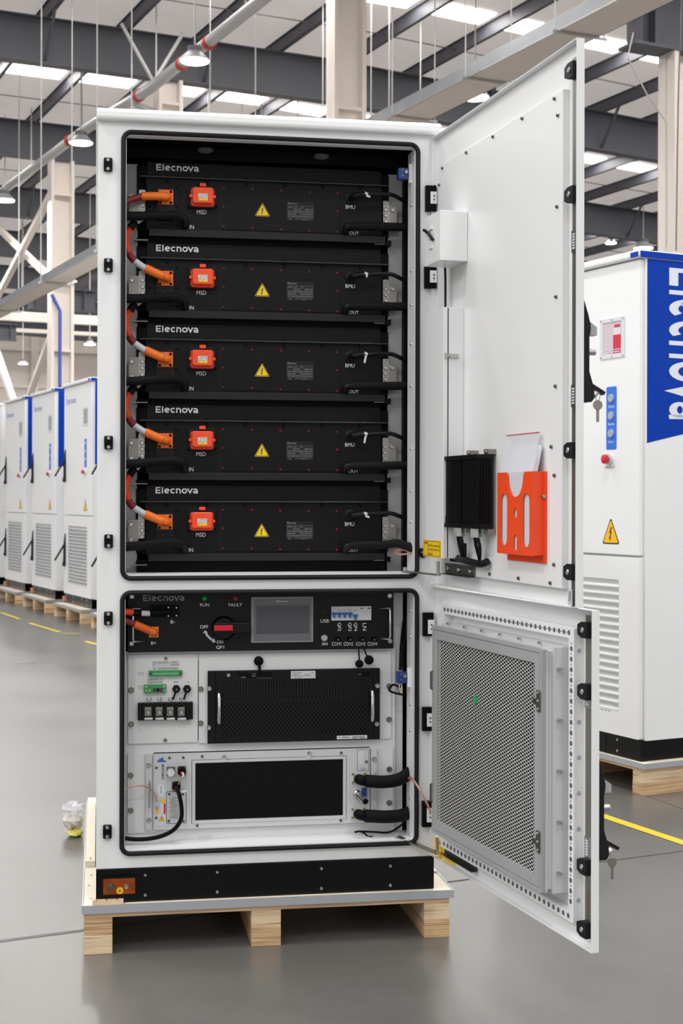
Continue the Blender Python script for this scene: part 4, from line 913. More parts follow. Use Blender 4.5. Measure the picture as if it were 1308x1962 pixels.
MB().tube([C3(286, 1208, 0.048), C3(272, 1202, 0.044), C3(257, 1195.5, 0.04)], 0.0118, 12).put('plug_body', mat('orange_dark', (222, 96, 28), 0.45), t, smooth=True)
MB().tube([C3(258, 1196, 0.04), C3(246, 1191.5, 0.036), C3(231, 1186, 0.03)], 0.0090, 12).put('shrink_sleeve', darkred, t, smooth=True)
# hanging dust caps under the control unit
for px, py, r_, tx, ty, lb in ((688.5, 1272, 7.8, 687, 1248, 'left'), (707, 1264.7, 9, 697, 1246, 'right')):
    t = thing('dust_cap', f'round black rubber dust cap hanging under the control unit, {lb} one', 'dust cap', base_of(px, py+r_, 0.072), W, 'hanging dust caps')
    x, z = W.pix(px, py, 0.074); MB().lathe([(r_*0.00157, 0), (r_*0.00157, -0.006), (r_*0.0012, -0.008)], (x, 0.080, z), 'y', 20).put('cap', blackd, t, smooth=True)
    MB().tube([C3(px, py-r_*0.6, 0.077), C3((px+tx)/2, (py+ty)/2, 0.074), C3(tx, ty-4, 0.076)], 0.0022, 6).put('strap', blackd, t)

# white terminal panel
YW = 0.100
MB().ring(rr_poly(0.085, W.pix(756, 1300, YW+0.01)[0], LZ0, cz0, 0.001, 1), rr_poly(0.14, 0.82, 0.36, cz0-0.03, 0.001, 1), YW+0.006, YW+0.010).put('backing_panel', white2, cab)
inner('backing_panel', white2, 0.14, 0.82, YW+0.006, YW+0.010, W.pix(500, 1447, YW)[1], W.pix(500, 1416, YW)[1])
inner('backing_panel', white2, W.pix(752, 1300, YW+0.02)[0], W.pix(771, 1300, YW+0.02)[0], YW+0.02, YW+0.024, LZ0, 1.03)
tp = thing('terminal_panel', 'white panel with green terminal strips and black terminal block', 'panel', base_of(312, 1424, YW))
MB().rrect(*W.R(245, 1254, 379, 1424, YW), 0.004, YW, YW+0.004).put('plate', white2, tp, bevel=0.001)
for px, py, r_ in ((317.5, 1261.5, 3.4), (251.5, 1322, 5.6), (251.5, 1387.5, 5.6), (316.5, 1418, 3.6)): pscrew(tp, px, py, YW, r_, zinc, name='captive_screw')
ptext('XT2', 264.5, 1287.5, 275.5, 1293.5, YW, fine, tp); ptext('XT1', 264.5, 1314, 275, 1320, YW, fine, tp)
g = MB().box(*W.R(285.4, 1285, 349, 1295.8, YW-0.012)[:2], YW-0.012, YW, *W.R(285.4, 1285, 349, 1295.8, YW-0.012)[2:]).put('terminal_strip', green, tp, bevel=0.0008)
a, b_, c_, d = W.R(293, 1287, 342, 1294, YW-0.012); mb = MB()
for i in range(13): mb.cyl((a+(b_-a)*(i+0.5)/13, YW-0.0123, (c_+d)/2), (a+(b_-a)*(i+0.5)/13, YW-0.0119, (c_+d)/2), 0.0018, n=8)
mb.put('terminal_pins', palegrey, g)
for px in (289, 345.5): pscrew(g, px, 1290.5, YW-0.012, 2.2, mat('green_dark', (30, 96, 60), 0.5))
g = MB().box(*W.R(276.2, 1312, 318, 1328, YW-0.012)[:2], YW-0.012, YW, *W.R(276.2, 1312, 318, 1328, YW-0.012)[2:]).put('terminal_strip', green, tp, bevel=0.0008)
for i, m in enumerate((redscrew, blued, blackd, redscrew, blued)): MB().box(*W.R(293+4*i, 1319, 296.5+4*i, 1325, YW-0.0145)[:2], YW-0.0145, YW-0.012, *W.R(293+4*i, 1319, 296.5+4*i, 1325, YW-0.0145)[2:]).put('wire_end', m, g)
for px, py in ((280, 1316), (280, 1323), (286, 1323), (314, 1315), (313, 1323)): pscrew(g, px, py, YW-0.012, 1.8, palegrey)
mb = MB()
for r_ in ((292.5, 1267, 343, 1270.8), (292.5, 1272, 343, 1275.8), (293, 1278.5, 342, 1282.5), (283, 1300.5, 311, 1304), (283, 1305.5, 311, 1309)):
    a, b_, c_, d = W.R(*r_, YW)
    for zz in (c_, d): mb.ribbon([(a, zz), (b_, zz)], 0.0005, y=YW-0.0006)
    kk = int((b_-a)/0.006)
    for i in range(kk+1): mb.ribbon([(a+(b_-a)*i/kk, c_), (a+(b_-a)*i/kk, d)], 0.0005, y=YW-0.0006)
    fine_print(mb, a, b_, c_+0.001, d-0.001, YW-0.0007, 1, 0.8)
for r_ in ((332.5, 1304.5, 341.5, 1308.5), (353, 1304.5, 362.5, 1308.5)): a, b_, c_, d = W.R(*r_, YW); fine_print(mb, a, b_, c_, d, YW-0.0007, 1, 0.9)
mb.put('terminal_print', mat('print_grey', (128, 130, 134), 0.6), tp)
for k, px in enumerate((337.4, 358)):
    x, z = W.pix(px, 1319.5, YW); MB().prism(circ(x, z, 0.0125, 6), YW-0.012, YW).put('cap_nut', blackd, tp, bevel=0.001)
    MB().cyl((x, YW-0.012, z), (x, YW-0.018, z), 0.0095, n=16).put('socket_cap', black, tp, smooth=True); screw(tp, x, YW-0.018, z, 0.0026, steel)
    MB().tube([C3(px, 1323, YW-0.015), C3(px-3, 1331, YW-0.014), C3(px-6, 1340, YW-0.010)], 0.0028, 6).put('cap_strap', blackd, tp)
for i, s in enumerate(('L1', 'L2', 'L3', 'N')):
    p0 = 276+20.6*i; sticker(tp, 'phase_label', W.R(p0, 1335, p0+20.2, 1344.5, YW), YW, palegrey); ptext(s, p0+5.5, 1336.3, p0+(13.5 if len(s) > 1 else 10.5), 1343, YW-0.001, letteringd, tp)
tk = MB().box(*W.R(264, 1346.5, 369.5, 1379.5, YW-0.02)[:2], YW-0.02, YW, *W.R(264, 1346.5, 369.5, 1379.5, YW-0.02)[2:]).put('terminal_block', black, tp, bevel=0.001)
for i in range(5):
    p0 = 274.8+21.2*i-1.2; a, b_, c_, d = W.R(p0, 1346.5, p0+2.6, 1380, YW-0.028); MB().box(a, b_, YW-0.03, YW-0.02, c_, d).put('barrier', black, tk)
for i in range(4):
    p0 = 276.6+21.2*i; a, b_, c_, d = W.R(p0, 1355, p0+13.6, 1372.3, YW-0.024); MB().box(a, b_, YW-0.024, YW-0.02, c_, d).put('terminal_plate', zinc, tk, bevel=0.001)
    pscrew(tk, p0+7.3, 1364.3, YW-0.024, 4.8, steel)
    a, b_, c_, d = W.R(p0-1, 1375, p0+16, 1379, YW-0.022); MB().box(a, b_, YW-0.022, YW-0.02, c_, d).put('label_strip', palegrey, tk)

# black power module on its white surround
pm = thing('power_module', 'black rack power module with perforated front and chrome handles', 'power module', base_of(563, 1422, 0.3))
MB().rrect(*W.R(380.5, 1250.5, 749, 1420, YW), 0.004, YW, YW+0.004).put('surround_plate', white2, pm, bevel=0.001)
for px, py in ((384.5, 1320), (384.5, 1385.6), (745, 1315), (745, 1378.5)): pscrew(pm, px, py, YW, 5.4, zinc, name='captive_screw')
YM = YW-0.014
mx0, mx1, mz0, mz1 = W.R(398, 1283.2, 727.5, 1421, YM)
MB().box(mx0, mx1, YM, YW, mz0, mz1).put('front_panel', black, pm, bevel=0.001)
MB().box(mx0+0.03, mx1-0.03, YW+0.004, 0.6, mz0+0.01, mz1-0.01).put('case', blackd, pm)
a = W.pix(412.5, 1350, YM)[0]; b_ = W.pix(715, 1350, YM)[0]
for xx in (a, b_): MB().box(xx-0.0008, xx+0.0008, YM-0.0006, YM, mz0, mz1).put('flange_seam', blackd, pm)
u0, u1, v0, v1 = W.R(425, 1301, 703, 1341, YM-0.002)
pf = MB().box(u0, u1, YM-0.001, YM, v0, v1).put('vent_grille', blackd, pm); mb = MB()
for i in range(53): mb.ribbon([(u0+(u1-u0)*i/52, v0), (u0+(u1-u0)*i/52, v1)], 0.0030, y=YM-0.0022)
for i in range(10): mb.ribbon([(u0, v0+(v1-v0)*i/9), (u1, v0+(v1-v0)*i/9)], 0.0026, y=YM-0.0024)
tag(mb.put('perforated_sheet', mat('grille_black', (20, 21, 22), 0.45, spec=0.3), pf), kind='stuff')
u0, u1, v0, v1 = W.R(425, 1345, 703, 1406.5, YM-0.002)
pf = MB().box(u0, u1, YM-0.001, YM, v0, v1).put('vent_grille', blackd, pm); mb = MB(); lattice(mb, u0, u1, v0, v1, YM-0.002, 0.0125, 0.0145, 0.0028, 0.0002)
tag(mb.put('honeycomb_mesh', mat('grille_black', (20, 21, 22), 0.45, spec=0.3), pf), kind='stuff')
for px0, px1, py0, py1 in ((415, 424, 1327, 1388), (709, 716.5, 1322, 1383.6)):
    x0_, x1_, z0_, z1_ = W.R(px0, py0, px1, py1, YM-0.02); xm = (x0_+x1_)/2
    MB().rrect(x0_-0.0005, x1_+0.0005, z0_-0.003, z1_+0.003, 0.004, YM-0.003, YM).put('handle_base', black, pm)
    MB().tube([(xm, YM, z0_+0.004), (xm, YM-0.02, z0_+0.006), (xm, YM-0.026, z0_+0.016), (xm, YM-0.026, z1_-0.016), (xm, YM-0.02, z1_-0.006), (xm, YM, z1_-0.004)], 0.0055, 10, smooth=False).put('pull_handle', chrome, pm, smooth=True)
for px, py in ((401, 1319), (400, 1394), (722, 1314), (721, 1387)): pscrew(pm, px, py, YM, 4.8, steel)
st = sticker(pm, 'rating_label', W.R(557, 1285.4, 604, 1303, YM), YM, mat('label_white', (212, 213, 214), 0.5)); a, b_, c_, d = W.R(559, 1287, 602, 1302, YM); mb = MB(); fine_print(mb, a, b_, c_, d, YM-0.0014, 5, 0.7); mb.put('rating_print', fine, st)
st = sticker(pm, 'serial_label', W.R(645, 1409, 703, 1415.8, YM), YM, mat('label_white', (212, 213, 214), 0.5)); a, b_, c_, d = W.R(675, 1410, 698, 1415, YM); mb = MB(); fine_print(mb, a, b_, c_, d, YM-0.0014, 2, 0.95); a, b_, c_, d = W.R(650, 1411, 668, 1414, YM); fine_print(mb, a, b_, c_, d, YM-0.0014, 1, 0.8); mb.put('serial_print', letteringd, st)
x, z = W.pix(437.5, 1293.5, YM); MB().cyl((x, YM, z), (x, YM-0.004, z), 0.0052, n=14).put('knob', mat('knob_grey', (150, 150, 152), 0.4), pm, smooth=True)
for r_ in ((457, 1289, 469, 1295), (471, 1290, 482, 1298), (492, 1288, 502, 1298), (503, 1288, 511, 1298), (512, 1288, 521, 1298), (693, 1288, 709, 1296)):
    a, b_, c_, d = W.R(*r_, YM-0.002); MB().box(a, b_, YM-0.003, YM, c_, d).put('port', blackd, pm)
mb = MB()
for r_ in ((462, 1296, 470, 1299), (482, 1290, 490, 1292), (482, 1294, 490, 1296), (492, 1298, 520, 1299.5), (686, 1291, 692, 1293)): a, b_, c_, d = W.R(*r_, YM); fine_print(mb, a, b_, c_, d, YM-0.0006, 1, 0.9)
mb.put('port_print', fine, pm)
t = thing('dust_cap', 'round black dust cap standing up on the top edge of the power module', 'dust cap', base_of(496, 1283, 0.08), W, 'hanging dust caps')
x, z = W.pix(495.7, 1266.8, 0.088); MB().lathe([(0.0142, 0), (0.0142, -0.007), (0.011, -0.009)], (x, 0.097, z), 'y', 22).put('cap', blackd, t, smooth=True)
MB().tube([C3(496, 1273, 0.092), C3(497, 1280, 0.088), C3(497, 1290, YM-0.004)], 0.0045, 8).put('strap', blackd, t, smooth=True)

# cooling unit
YK = 0.088
ch = thing('cooling_unit', 'silver cooling unit with black window, warning labels and hose ports', 'cooling unit', base_of(500, 1585, 0.3))
kx0, kx1, kz0, kz1 = W.R(244, 1436, 752.7, 1588, YW)
MB().rrect(kx0, kx1, kz0, kz1, 0.004, YW, YW+0.004).put('surround_plate', white2, ch, bevel=0.001)
for px, py in ((250.5, 1485.5), (250.5, 1553), (745, 1473.5), (745, 1538)): pscrew(ch, px, py, YW, 5.4, zinc, name='captive_screw')
for p0, p1, a, b_ in ((278.5, 291, 1446, 1591), (710.5, 722, 1434, 1575)):
    fg = MB().box(*W.R(p0, a, p1, b_, YK+0.002)[:2], YK+0.002, YW, *W.R(p0, a, p1, b_, YK+0.002)[2:]).put('flange', alu, ch, bevel=0.0008)
    pm_ = (p0+p1)/2
    for py in (a+20, b_-20): pscrew(fg, pm_, py, YK+0.002, 4.6, steel)
    x, z0_ = W.pix(pm_+1.5, 1546 if p0 < 500 else 1532, YK); _, z1_ = W.pix(pm_+1.5, 1497 if p0 < 500 else 1482, YK)
    MB().tube([(x, YK+0.002, z0_), (x, YK-0.014, z0_+0.004), (x, YK-0.014, z1_-0.004), (x, YK+0.002, z1_)], 0.0024, 8, smooth=False).put('pull_handle', steel, fg, smooth=True)
qx0 = W.pix(294.3, 1510, YK)[0]; qx1 = W.pix(707.5, 1510, YK)[0]; qz0 = W.pix(500, 1583.5, YK)[1]; qz1 = W.pix(500, 1438.3, YK)[1]
wx0 = W.pix(374, 1510, YK)[0]; wx1 = W.pix(657.3, 1510, YK)[0]; wz0 = W.pix(515, 1567.6, YK)[1]; wz1 = W.pix(515, 1458.3, YK)[1]
mb = MB(); mb.ring(rr_poly(qx0, qx1, qz0, qz1, 0.001, 1), rr_poly(wx0-0.011, wx1+0.010, wz0-0.010, wz1+0.010, 0.001, 1), YK, YW-0.001); mb.put('face_plate', alu, ch)
mb = MB(); mb.ring(rr_poly(wx0-0.0095, wx1+0.0085, wz0-0.0095, wz1+0.0085, 0.001, 1), rr_poly(wx0, wx1, wz0, wz1, 0.001, 1), YK-0.001, YW-0.001); mb.put('window_frame', mat('aluminium_light', (206, 207, 209), 0.4), ch, bevel=0.0006)
wn = MB().box(wx0-0.01, wx1+0.01, YK+0.007, YK+0.009, wz0-0.01, wz1+0.01).put('filter_window', mat('window_black', (4, 4, 5), 0.15, spec=0.3), ch)
mb = MB()
for i in range(46): zz = wz0+(wz1-wz0)*(i+0.5)/46; mb.box(wx0+0.002, wx1-0.002, YK+0.0062, YK+0.007, zz-0.0006, zz+0.0006)
tag(mb.put('filter_fins', blackd, wn), kind='stuff')
MB().box(qx0, qx1, YK-0.0004, YK+0.004, qz1, qz1+0.0022).put('top_seam', blackd, ch); MB().box(qx0, qx1, YK+0.004, YK+0.01, qz0-0.0018, qz0).put('bottom_seam', steeld, ch)
for px, py in ((429, 1450), (591.5, 1443)):
    x, z = W.pix(px, py, YK-0.002); MB().rrect(x-0.0065, x+0.0065, z-0.016, z+0.006, 0.005, YK-0.0035, YK-0.001).put('window_clip', palegrey, ch); screw(ch, x, YK-0.0035, z, 0.0058, steel)
for px, py in ((324.5, 1452), (351, 1451.5), (387, 1449), (299.5, 1471), (299, 1567), (377.5, 1582), (653.3, 1442.5), (652.5, 1572), (701.5, 1459.3)): pscrew(ch, px, py, YK, 2.6, steeld)
# stickers and connectors on the left of the cooling unit
mb = MB()
for pl_ in (((300, 1460), (303, 1456), (309, 1456), (309, 1452), (313, 1451), (313, 1457), (318, 1457), (318, 1460)), ((304, 1455.5), (306, 1453), (308.5, 1453), (308.5, 1455.5))):
    q = [W.pix(*p, YK) for p in pl_]; mb.prism(q, YK-0.001, YK)
mb.put('maker_mark', mat('mark_blue', (48, 96, 176), 0.5), ch)
a, b_, c_, d = W.R(308, 1463.6, 315, 1493.4, YK); st = sticker(ch, 'barcode', (a, b_, c_, d), YK, palegrey); mb = MB(); z = c_+0.001
while z < d-0.001:
    h_ = random.choice((0.0006, 0.001, 0.0016)); mb.add([(a+0.002, YK-0.001, z), (b_-0.001, YK-0.001, z), (b_-0.001, YK-0.001, z+h_), (a+0.002, YK-0.001, z+h_)], [(0, 1, 2, 3)]); z += h_+random.choice((0.0006, 0.001))
mb.put('barcode_bars', letteringd, st)
sticker(ch, 'connector_plate', W.R(318.5, 1459.5, 357, 1512, YK), YK, mat('plate_silver', (198, 199, 201), 0.4), t=0.001)
x, z = W.pix(327, 1477.5, YK); MB().rrect(x-0.0125, x+0.0125, z-0.0135, z+0.0135, 0.002, YK-0.005, YK).put('connector_base', steeld, ch); x, z = W.pix(327, 1480, YK-0.01); MB().cyl((x, YK-0.005, z), (x, YK-0.020, z), 0.0118, 0.011, n=20).put('connector_cap', palegrey, ch, smooth=True)
for px, py in ((348, 1475.5), (337.4, 1504.5)):
    x, z = W.pix(px, py, YK); MB().rrect(x-0.0125, x+0.0125, z-0.0125, z+0.0125, 0.002, YK-0.004, YK).put('connector_base', steeld, ch)
    MB().cyl((x, YK-0.004, z), (x, YK-0.018, z-0.003), 0.012, n=18).put('connector_shell', blackd, ch, smooth=True); MB().cyl((x, YK-0.018, z-0.005), (x+0.001, YK-0.03, z-0.009), 0.0068, n=12).put('connector_grommet', mat('grommet_red', (138, 28, 36), 0.5), ch, smooth=True)
x, z = W.pix(308.3, 1513.6, YK); os_ = MB().prism(circ(x, z, 0.0138, 26, 0.0232), YK-0.001, YK).put('oval_sticker', mat('sticker_white', (226, 230, 234), 0.5), ch)
mb = MB(); mb.ribbon(circ(x, z, 0.0118, 24, 0.0205), 0.0008, True, YK-0.0013)
V, Fc = text_geo('FMS'); mb.add([(x-0.003+0.006*b_, YK-0.0013, z+0.011-0.022*a) for a, b_ in V], Fc); mb.put('oval_print', mat('sticker_navy', (70, 96, 120), 0.5), os_)
sticker(ch, 'warning_strip', W.R(308, 1531, 317, 1537.5, YK), YK, amber); sticker(ch, 'warning_strip', W.R(308, 1539.5, 313.5, 1559, YK), YK, palegrey); sticker(ch, 'warning_strip', W.R(313.5, 1539.5, 317, 1559, YK), YK, red)
sticker(ch, 'warning_label', W.R(302.5, 1560, 316.3, 1580, YK), YK, palegrey); warning(ch, W.R(304, 1562, 315, 1573, YK-0.001), YK-0.0008, amber)
x, z = W.pix(300.3, 1556, YK); MB().cyl((x, YK, z), (x, YK-0.001, z), 0.006, n=18).put('earth_sticker', amber, ch)
x, z = W.pix(300.3, 1546.5, YK); MB().cyl((x, YK, z), (x, YK-0.008, z), 0.005, n=6).put('earth_bolt', steel, ch)
sr = W.R(318.6, 1516, 356.7, 1577.5, YK); sp_ = MB().ring(rr_poly(*sr, 0.004, 3), rr_poly(sr[0]+0.0012, sr[1]-0.0012, sr[2]+0.0012, sr[3]-0.0012, 0.0035, 3), YK-0.0012, YK).put('plate_gasket', blackd, ch)
sp_ = MB().rrect(sr[0]+0.0014, sr[1]-0.0014, sr[2]+0.0014, sr[3]-0.0014, 0.003, YK-0.002, YK).put('cover_plate', alu, ch)
for px, py in ((324, 1521.5), (350, 1521.5), (323.3, 1573), (351, 1573)): pscrew(sp_, px, py, YK-0.002, 2.6, steeld)
a, b_, c_, d = W.R(323, 1526, 346, 1569, YK); st = sticker(sp_, 'spec_label', (a, b_, c_, d), YK-0.002, mat('label_silver', (188, 189, 190), 0.5)); mb = MB(); fine_print(mb, a+0.002, b_-0.002, c_+0.002, d-0.002, YK-0.0032, 14, 0.7); mb.put('spec_print', fine, sp_)
# hose ports, drain valve on the right
for px, py in ((687, 1492), (686, 1559.5)):
    x, z = W.pix(px, py, YK); fg = MB().rrect(x-0.02, x+0.02, z-0.02, z+0.02, 0.003, YK-0.001, YK).put('port_plate', alu, ch)
    for sx, sz in ((-1, 1), (1, 1), (-1, -1)): screw(fg, x+sx*0.018, YK-0.001, z+sz*0.0125+0.002, 0.0042, mat('brass_marked', (170, 168, 110), 0.4, 0.6))
x, z = W.pix(683, 1520.5, YK); vl = MB().lathe([(0.0125, 0), (0.0125, -0.012), (0.009, -0.014), (0.009, -0.02)], (x, YK, z), 'y', 18).put('drain_valve', steel, ch, smooth=True)
MB().cyl((x, YK-0.018, z), (x+0.016, YK-0.05, z-0.012), 0.0085, 0.007, n=14).put('valve_spout', chrome, vl, smooth=True); MB().cyl((x+0.016, YK-0.05, z-0.012), (x+0.019, YK-0.056, z-0.0145), 0.0085, n=14).put('valve_tip', blackd, vl, smooth=True)
MB().box(*W.R(692.7, 1509.5, 702, 1526, YK-0.004)[:2], YK-0.008, YK-0.002, *W.R(692.7, 1509.5, 702, 1526, YK-0.004)[2:]).put('valve_lever', mat('lever_blue', (26, 66, 150), 0.4), vl)
a, b_, c_, d = W.R(684, 1436, 706, 1477, YK); MB().ring(rr_poly(a, b_, c_, d, 0.0008, 1), rr_poly(a+0.0008, b_-0.0008, c_+0.0008, d-0.0008, 0.0006, 1), YK-0.0006, YK).put('access_seam', steeld, ch)
st = sticker(ch, 'code_label', W.R(687, 1440, 697, 1465, YK), YK, palegrey)
mb = MB(); a, b_, c_, d = W.R(690, 1470, 700, 1476, YK); fine_print(mb, a, b_, c_, d, YK-0.0006, 2, 0.8); mb.put('port_print', fine, ch)
for i, (pts, lb) in enumerate((([(687, 1493, 0.07), (690, 1494, 0.045), (700, 1496, 0.045), (735, 1498, 0.045), (765, 1493, 0.055), (784, 1480, 0.075)], 'upper'), ([(686, 1560, 0.07), (689, 1561, 0.045), (699, 1563, 0.045), (735, 1565, 0.045), (765, 1563, 0.055), (784, 1557, 0.075)], 'lower'))):
    t = thing('coolant_hose', f'thick black foam coolant hose at the right of the cooling unit, {lb} one', 'hose', base_of(740, pts[3][1]+13, 0.05), W, 'thick coolant hoses')
    P = [C3(*p) for p in pts]
    MB().tube(P[2:], 0.0192, 14).put('foam_hose', hosem, t, smooth=True); MB().tube(P[:3]+[P[3]], 0.0155, 14).put('elbow', blackd, t, smooth=True)
# loose cables low in the compartment
t = thing('cooling_cable', 'thick black cable curving down from the cooling unit connectors to the left', 'cable', base_of(300, 1610, 0.05))
MB().tube([C3(338.5, 1509, 0.055), C3(343, 1522, 0.045), C3(347.5, 1545, 0.045), C3(347, 1568, 0.045), C3(334.7, 1588, 0.05), C3(312, 1601, 0.055), C3(285, 1607, 0.06), C3(255, 1608, 0.06), C3(230, 1604, 0.06)], 0.0062, 10).put('cable_sheath', blackd, t, smooth=True)
a, b_, c_, d = W.R(341, 1513, 357, 1521, 0.05); MB().prism([(a, c_), (b_, c_+0.006), (b_, d), (a, d-0.006)], 0.049, 0.0505).put('cable_tag', palegrey, t)
MB().tube([C3(350, 1481, 0.058), C3(350, 1487, 0.05), C3(345, 1497, 0.055), C3(341, 1503, 0.062)], 0.0017, 6).put('thin_lead', mat('green_yellow', (150, 170, 70), 0.5), t); MB().tube([C3(349, 1481, 0.055), C3(351.5, 1484, 0.05), C3(349.5, 1489, 0.05)], 0.0028, 6).put('lead_tag', palegrey, t)
t = thing('earth_wire', 'thin copper earth wire arching to the cooling unit at the lower left', 'wire', base_of(270, 1540, 0.06))
MB().tube([C3(230, 1528, 0.04), C3(240, 1513, 0.05), C3(255, 1506.3, 0.055), C3(272, 1505.5, 0.06), C3(287, 1511, 0.068), C3(297, 1523, 0.076), C3(300.5, 1538, 0.082)], 0.0022, 8).put('braid', copperwire, t, smooth=True); MB().tube([C3(300.3, 1536, 0.082), C3(300.4, 1544, 0.083)], 0.0036, 8).put('lug', palegrey, t, smooth=True)
t = thing('loose_cable', 'thin black cable lying on the compartment floor at the right', 'cable', base_of(720, 1600, 0.08))
MB().tube([C3(778, 1570, 0.09), C3(766, 1583, 0.085), C3(745, 1594.5, 0.08), C3(715, 1594, 0.08), C3(690, 1593, 0.08), C3(679, 1594.5, 0.08)], 0.0028, 8).put('cable_sheath', blackd, t, smooth=True); MB().tube([C3(691, 1593.5, 0.08), C3(700, 1598, 0.07), C3(704, 1602.5, 0.06), C3(713, 1603, 0.05)], 0.0026, 8).put('cable_tail', blackd, t, smooth=True)
st = MB().rrect(*W.R(379.5, 1600.5, 404.5, 1608.5, YW+0.006), 0.001, YW+0.003, YW+0.006); tag(st.put('floor_plate', palegrey, None), 'small white clip on the bottom panel below the cooling unit', 'clip')
t = thing('wire_loom', 'black wires hanging beside the control unit at the right', 'wires', base_of(768, 1290, 0.1))
MB().tube([C3(777, 1170, 0.12), C3(772, 1200, 0.11), C3(768, 1240, 0.1), C3(766, 1284, 0.08)], 0.0042, 8).put('wire', blackd, t, smooth=True); MB().tube([C3(779, 1180, 0.12), C3(775, 1230, 0.105), C3(771, 1255, 0.095), C3(772, 1284, 0.08)], 0.0042, 8).put('wire', blackd, t, smooth=True)
t = thing('loose_wires', 'bundle of thin wires dangling under the lower blue switch', 'wires', base_of(758, 1335, 0.06))
MB().tube([C3(771, 1308, 0.06), C3(766, 1316, 0.055), C3(753, 1312, 0.05), C3(745, 1322, 0.05), C3(757, 1328, 0.05), C3(771, 1331, 0.05)], 0.0032, 8).put('taped_wire', blackd, t, smooth=True)
for k, m in enumerate((redscrew, palegrey, yellow)): MB().tube([C3(765+k*3, 1307, 0.058), C3(761+k*4, 1316, 0.05), C3(766+k*2, 1328, 0.05)], 0.0012, 6).put('wire', m, t)

# ================================================================== doors (parts of the open cabinet) and what is fixed to them
HX, HY, DW = 0.983, -0.008, 0.981
def make_door(ang, z0, z1, label):
    fr = Fr(HX, HY, ang-PI/2); T = 0.020; e = 0.0018
    mb = MB(); mb.box(0, DW, T-e, T, z0, z1)                                   # skin
    mb.box(0, DW, 0, T-e, z1-e, z1); mb.box(0, DW, 0, T-e, z0, z0+e); mb.box(0, e, 0, T-e, z0+e, z1-e); mb.box(DW-e, DW, 0, T-e, z0+e, z1-e)   # folded edges
    BASE['_door'] = (0, 0, 0)
    class _P: name = '_door'
    me_o = mb.put('door', white, None, Fr(0, 0, 0), base=(0, 0, 0))
    me_o.parent = cab; b_ = BASE[cab.name]; me_o.location = (HX-b_[0], HY-b_[1], -b_[2]); me_o.rotation_euler = (0, 0, fr.ang); BASE[me_o.name] = (0, 0, 0)
    me_o['label'] = label
    return me_o, fr
UD, UF = make_door(0.1235, 1.057, 2.390, 'open upper door, plain white inside')
LDr, LF = make_door(0.1675, 0.246, 1.050, 'open lower door with the filter box')
def top_thing(fr): return lambda name, label, cat, base, group=None: thing(name, label, cat, base, fr, group)
def dblock(fr, px_door, px_front, px_far, py0, py1, ydoor, ym=None):
    """a block on a door: near end seen from px_front (front corner) to px_door (on the door), far corner at px_far"""
    ym = (py0+py1)/2
    u1 = fr.pix(px_door, ym, ydoor)[0]; yf, zt = fr.pixx(px_front, py0, u1); _, zb = fr.pixx(px_front, py1, u1); u0 = fr.pix(px_far, ym, yf)[0]
    return u0, u1, yf, zb, zt
# --- upper door: inner panel, screws, rod, clamps
YI = 0.002
u1 = UF.pix(1077, 650, YI)[0]; zt = UF.pixx(1077, 170, u1)[1]; zb = UF.pixx(1077, 1128, u1)[1]
ip = MB().box(0.05, u1, YI, 0.0182, zb, zt).put('inner_panel', white, UD, bevel=0.001)
for px, py in ((848, 322), (894, 292.5), (945, 262), (1001, 227), (1063, 189), (842, 354), (1069.5, 221), (1068, 396), (1066, 568.5), (1065, 740), (1057, 856), (1063, 911), (1062, 1082), (1055, 1117), (994, 1108), (939, 1100)):
    x, z = UF.pix(px, py, YI); screw(ip, x, YI, z, 0.0048, steeld, 0.005)
def lock_rod(door, fr, pxr, py0, py1, clamps, slots):
    ur = fr.pix(pxr, (py0+py1)/2, 0.004)[0]; z1_ = fr.pixx(pxr, py0, ur)[1]; z0_ = fr.pixx(pxr, py1, ur)[1]
    MB().box(ur-0.016, ur+0.012, 0.008, 0.012, z0_, z1_).put('lock_rod', zinc, door, bevel=0.001)
    for py in clamps:
        z = fr.pixx(pxr, py, ur)[1]; c_ = MB().prism([(ur-0.028, z-0.012), (ur-0.010, z-0.019), (ur+0.016, z-0.019), (ur+0.016, z+0.019), (ur-0.010, z+0.019), (ur-0.028, z+0.012)], -0.008, 0.012).put('rod_clamp', rubber, door, bevel=0.001)
        screw(c_, ur, -0.008, z, 0.007, steel, 0.004)
    for a, b_ in slots:
        za, zb_ = fr.pixx(pxr, a, ur)[1], fr.pixx(pxr, b_, ur)[1]
        s_ = MB().box(ur-0.012, ur+0.012, 0.004, 0.008, zb_-0.006, za+0.006).put('slotted_link', steel, door); mb = MB(); k = max(3, int((za-zb_)/0.006))
        for i in range(k): z = zb_+(za-zb_)*(i+0.5)/k; mb.box(ur-0.006, ur+0.006, 0.0030, 0.004, z-0.002, z+0.002)
        mb.put('link_teeth', palegrey, s_)
lock_rod(UD, UF, 1098, 108, 1166, (135, 373, 863, 1096), ((446, 478), (742, 775)))
st_x, st_z = UF.pix(1093, 1144, 0.001); a = UF.pix(1089, 1144, 0.001)[0]; b_ = UF.pix(1097, 1144, 0.001)[0]
st = MB().box(a, b_, -0.0012, 0.0, st_z-0.019, st_z+0.019).put('barcode_sticker', mat('sticker_pale_blue', (196, 206, 212), 0.5), UD); mb = MB(); fine_print(mb, a+0.004, b_-0.004, st_z-0.010, st_z+0.014, -0.0016, 12, 0.8); mb.put('barcode_print', letteringd, st)
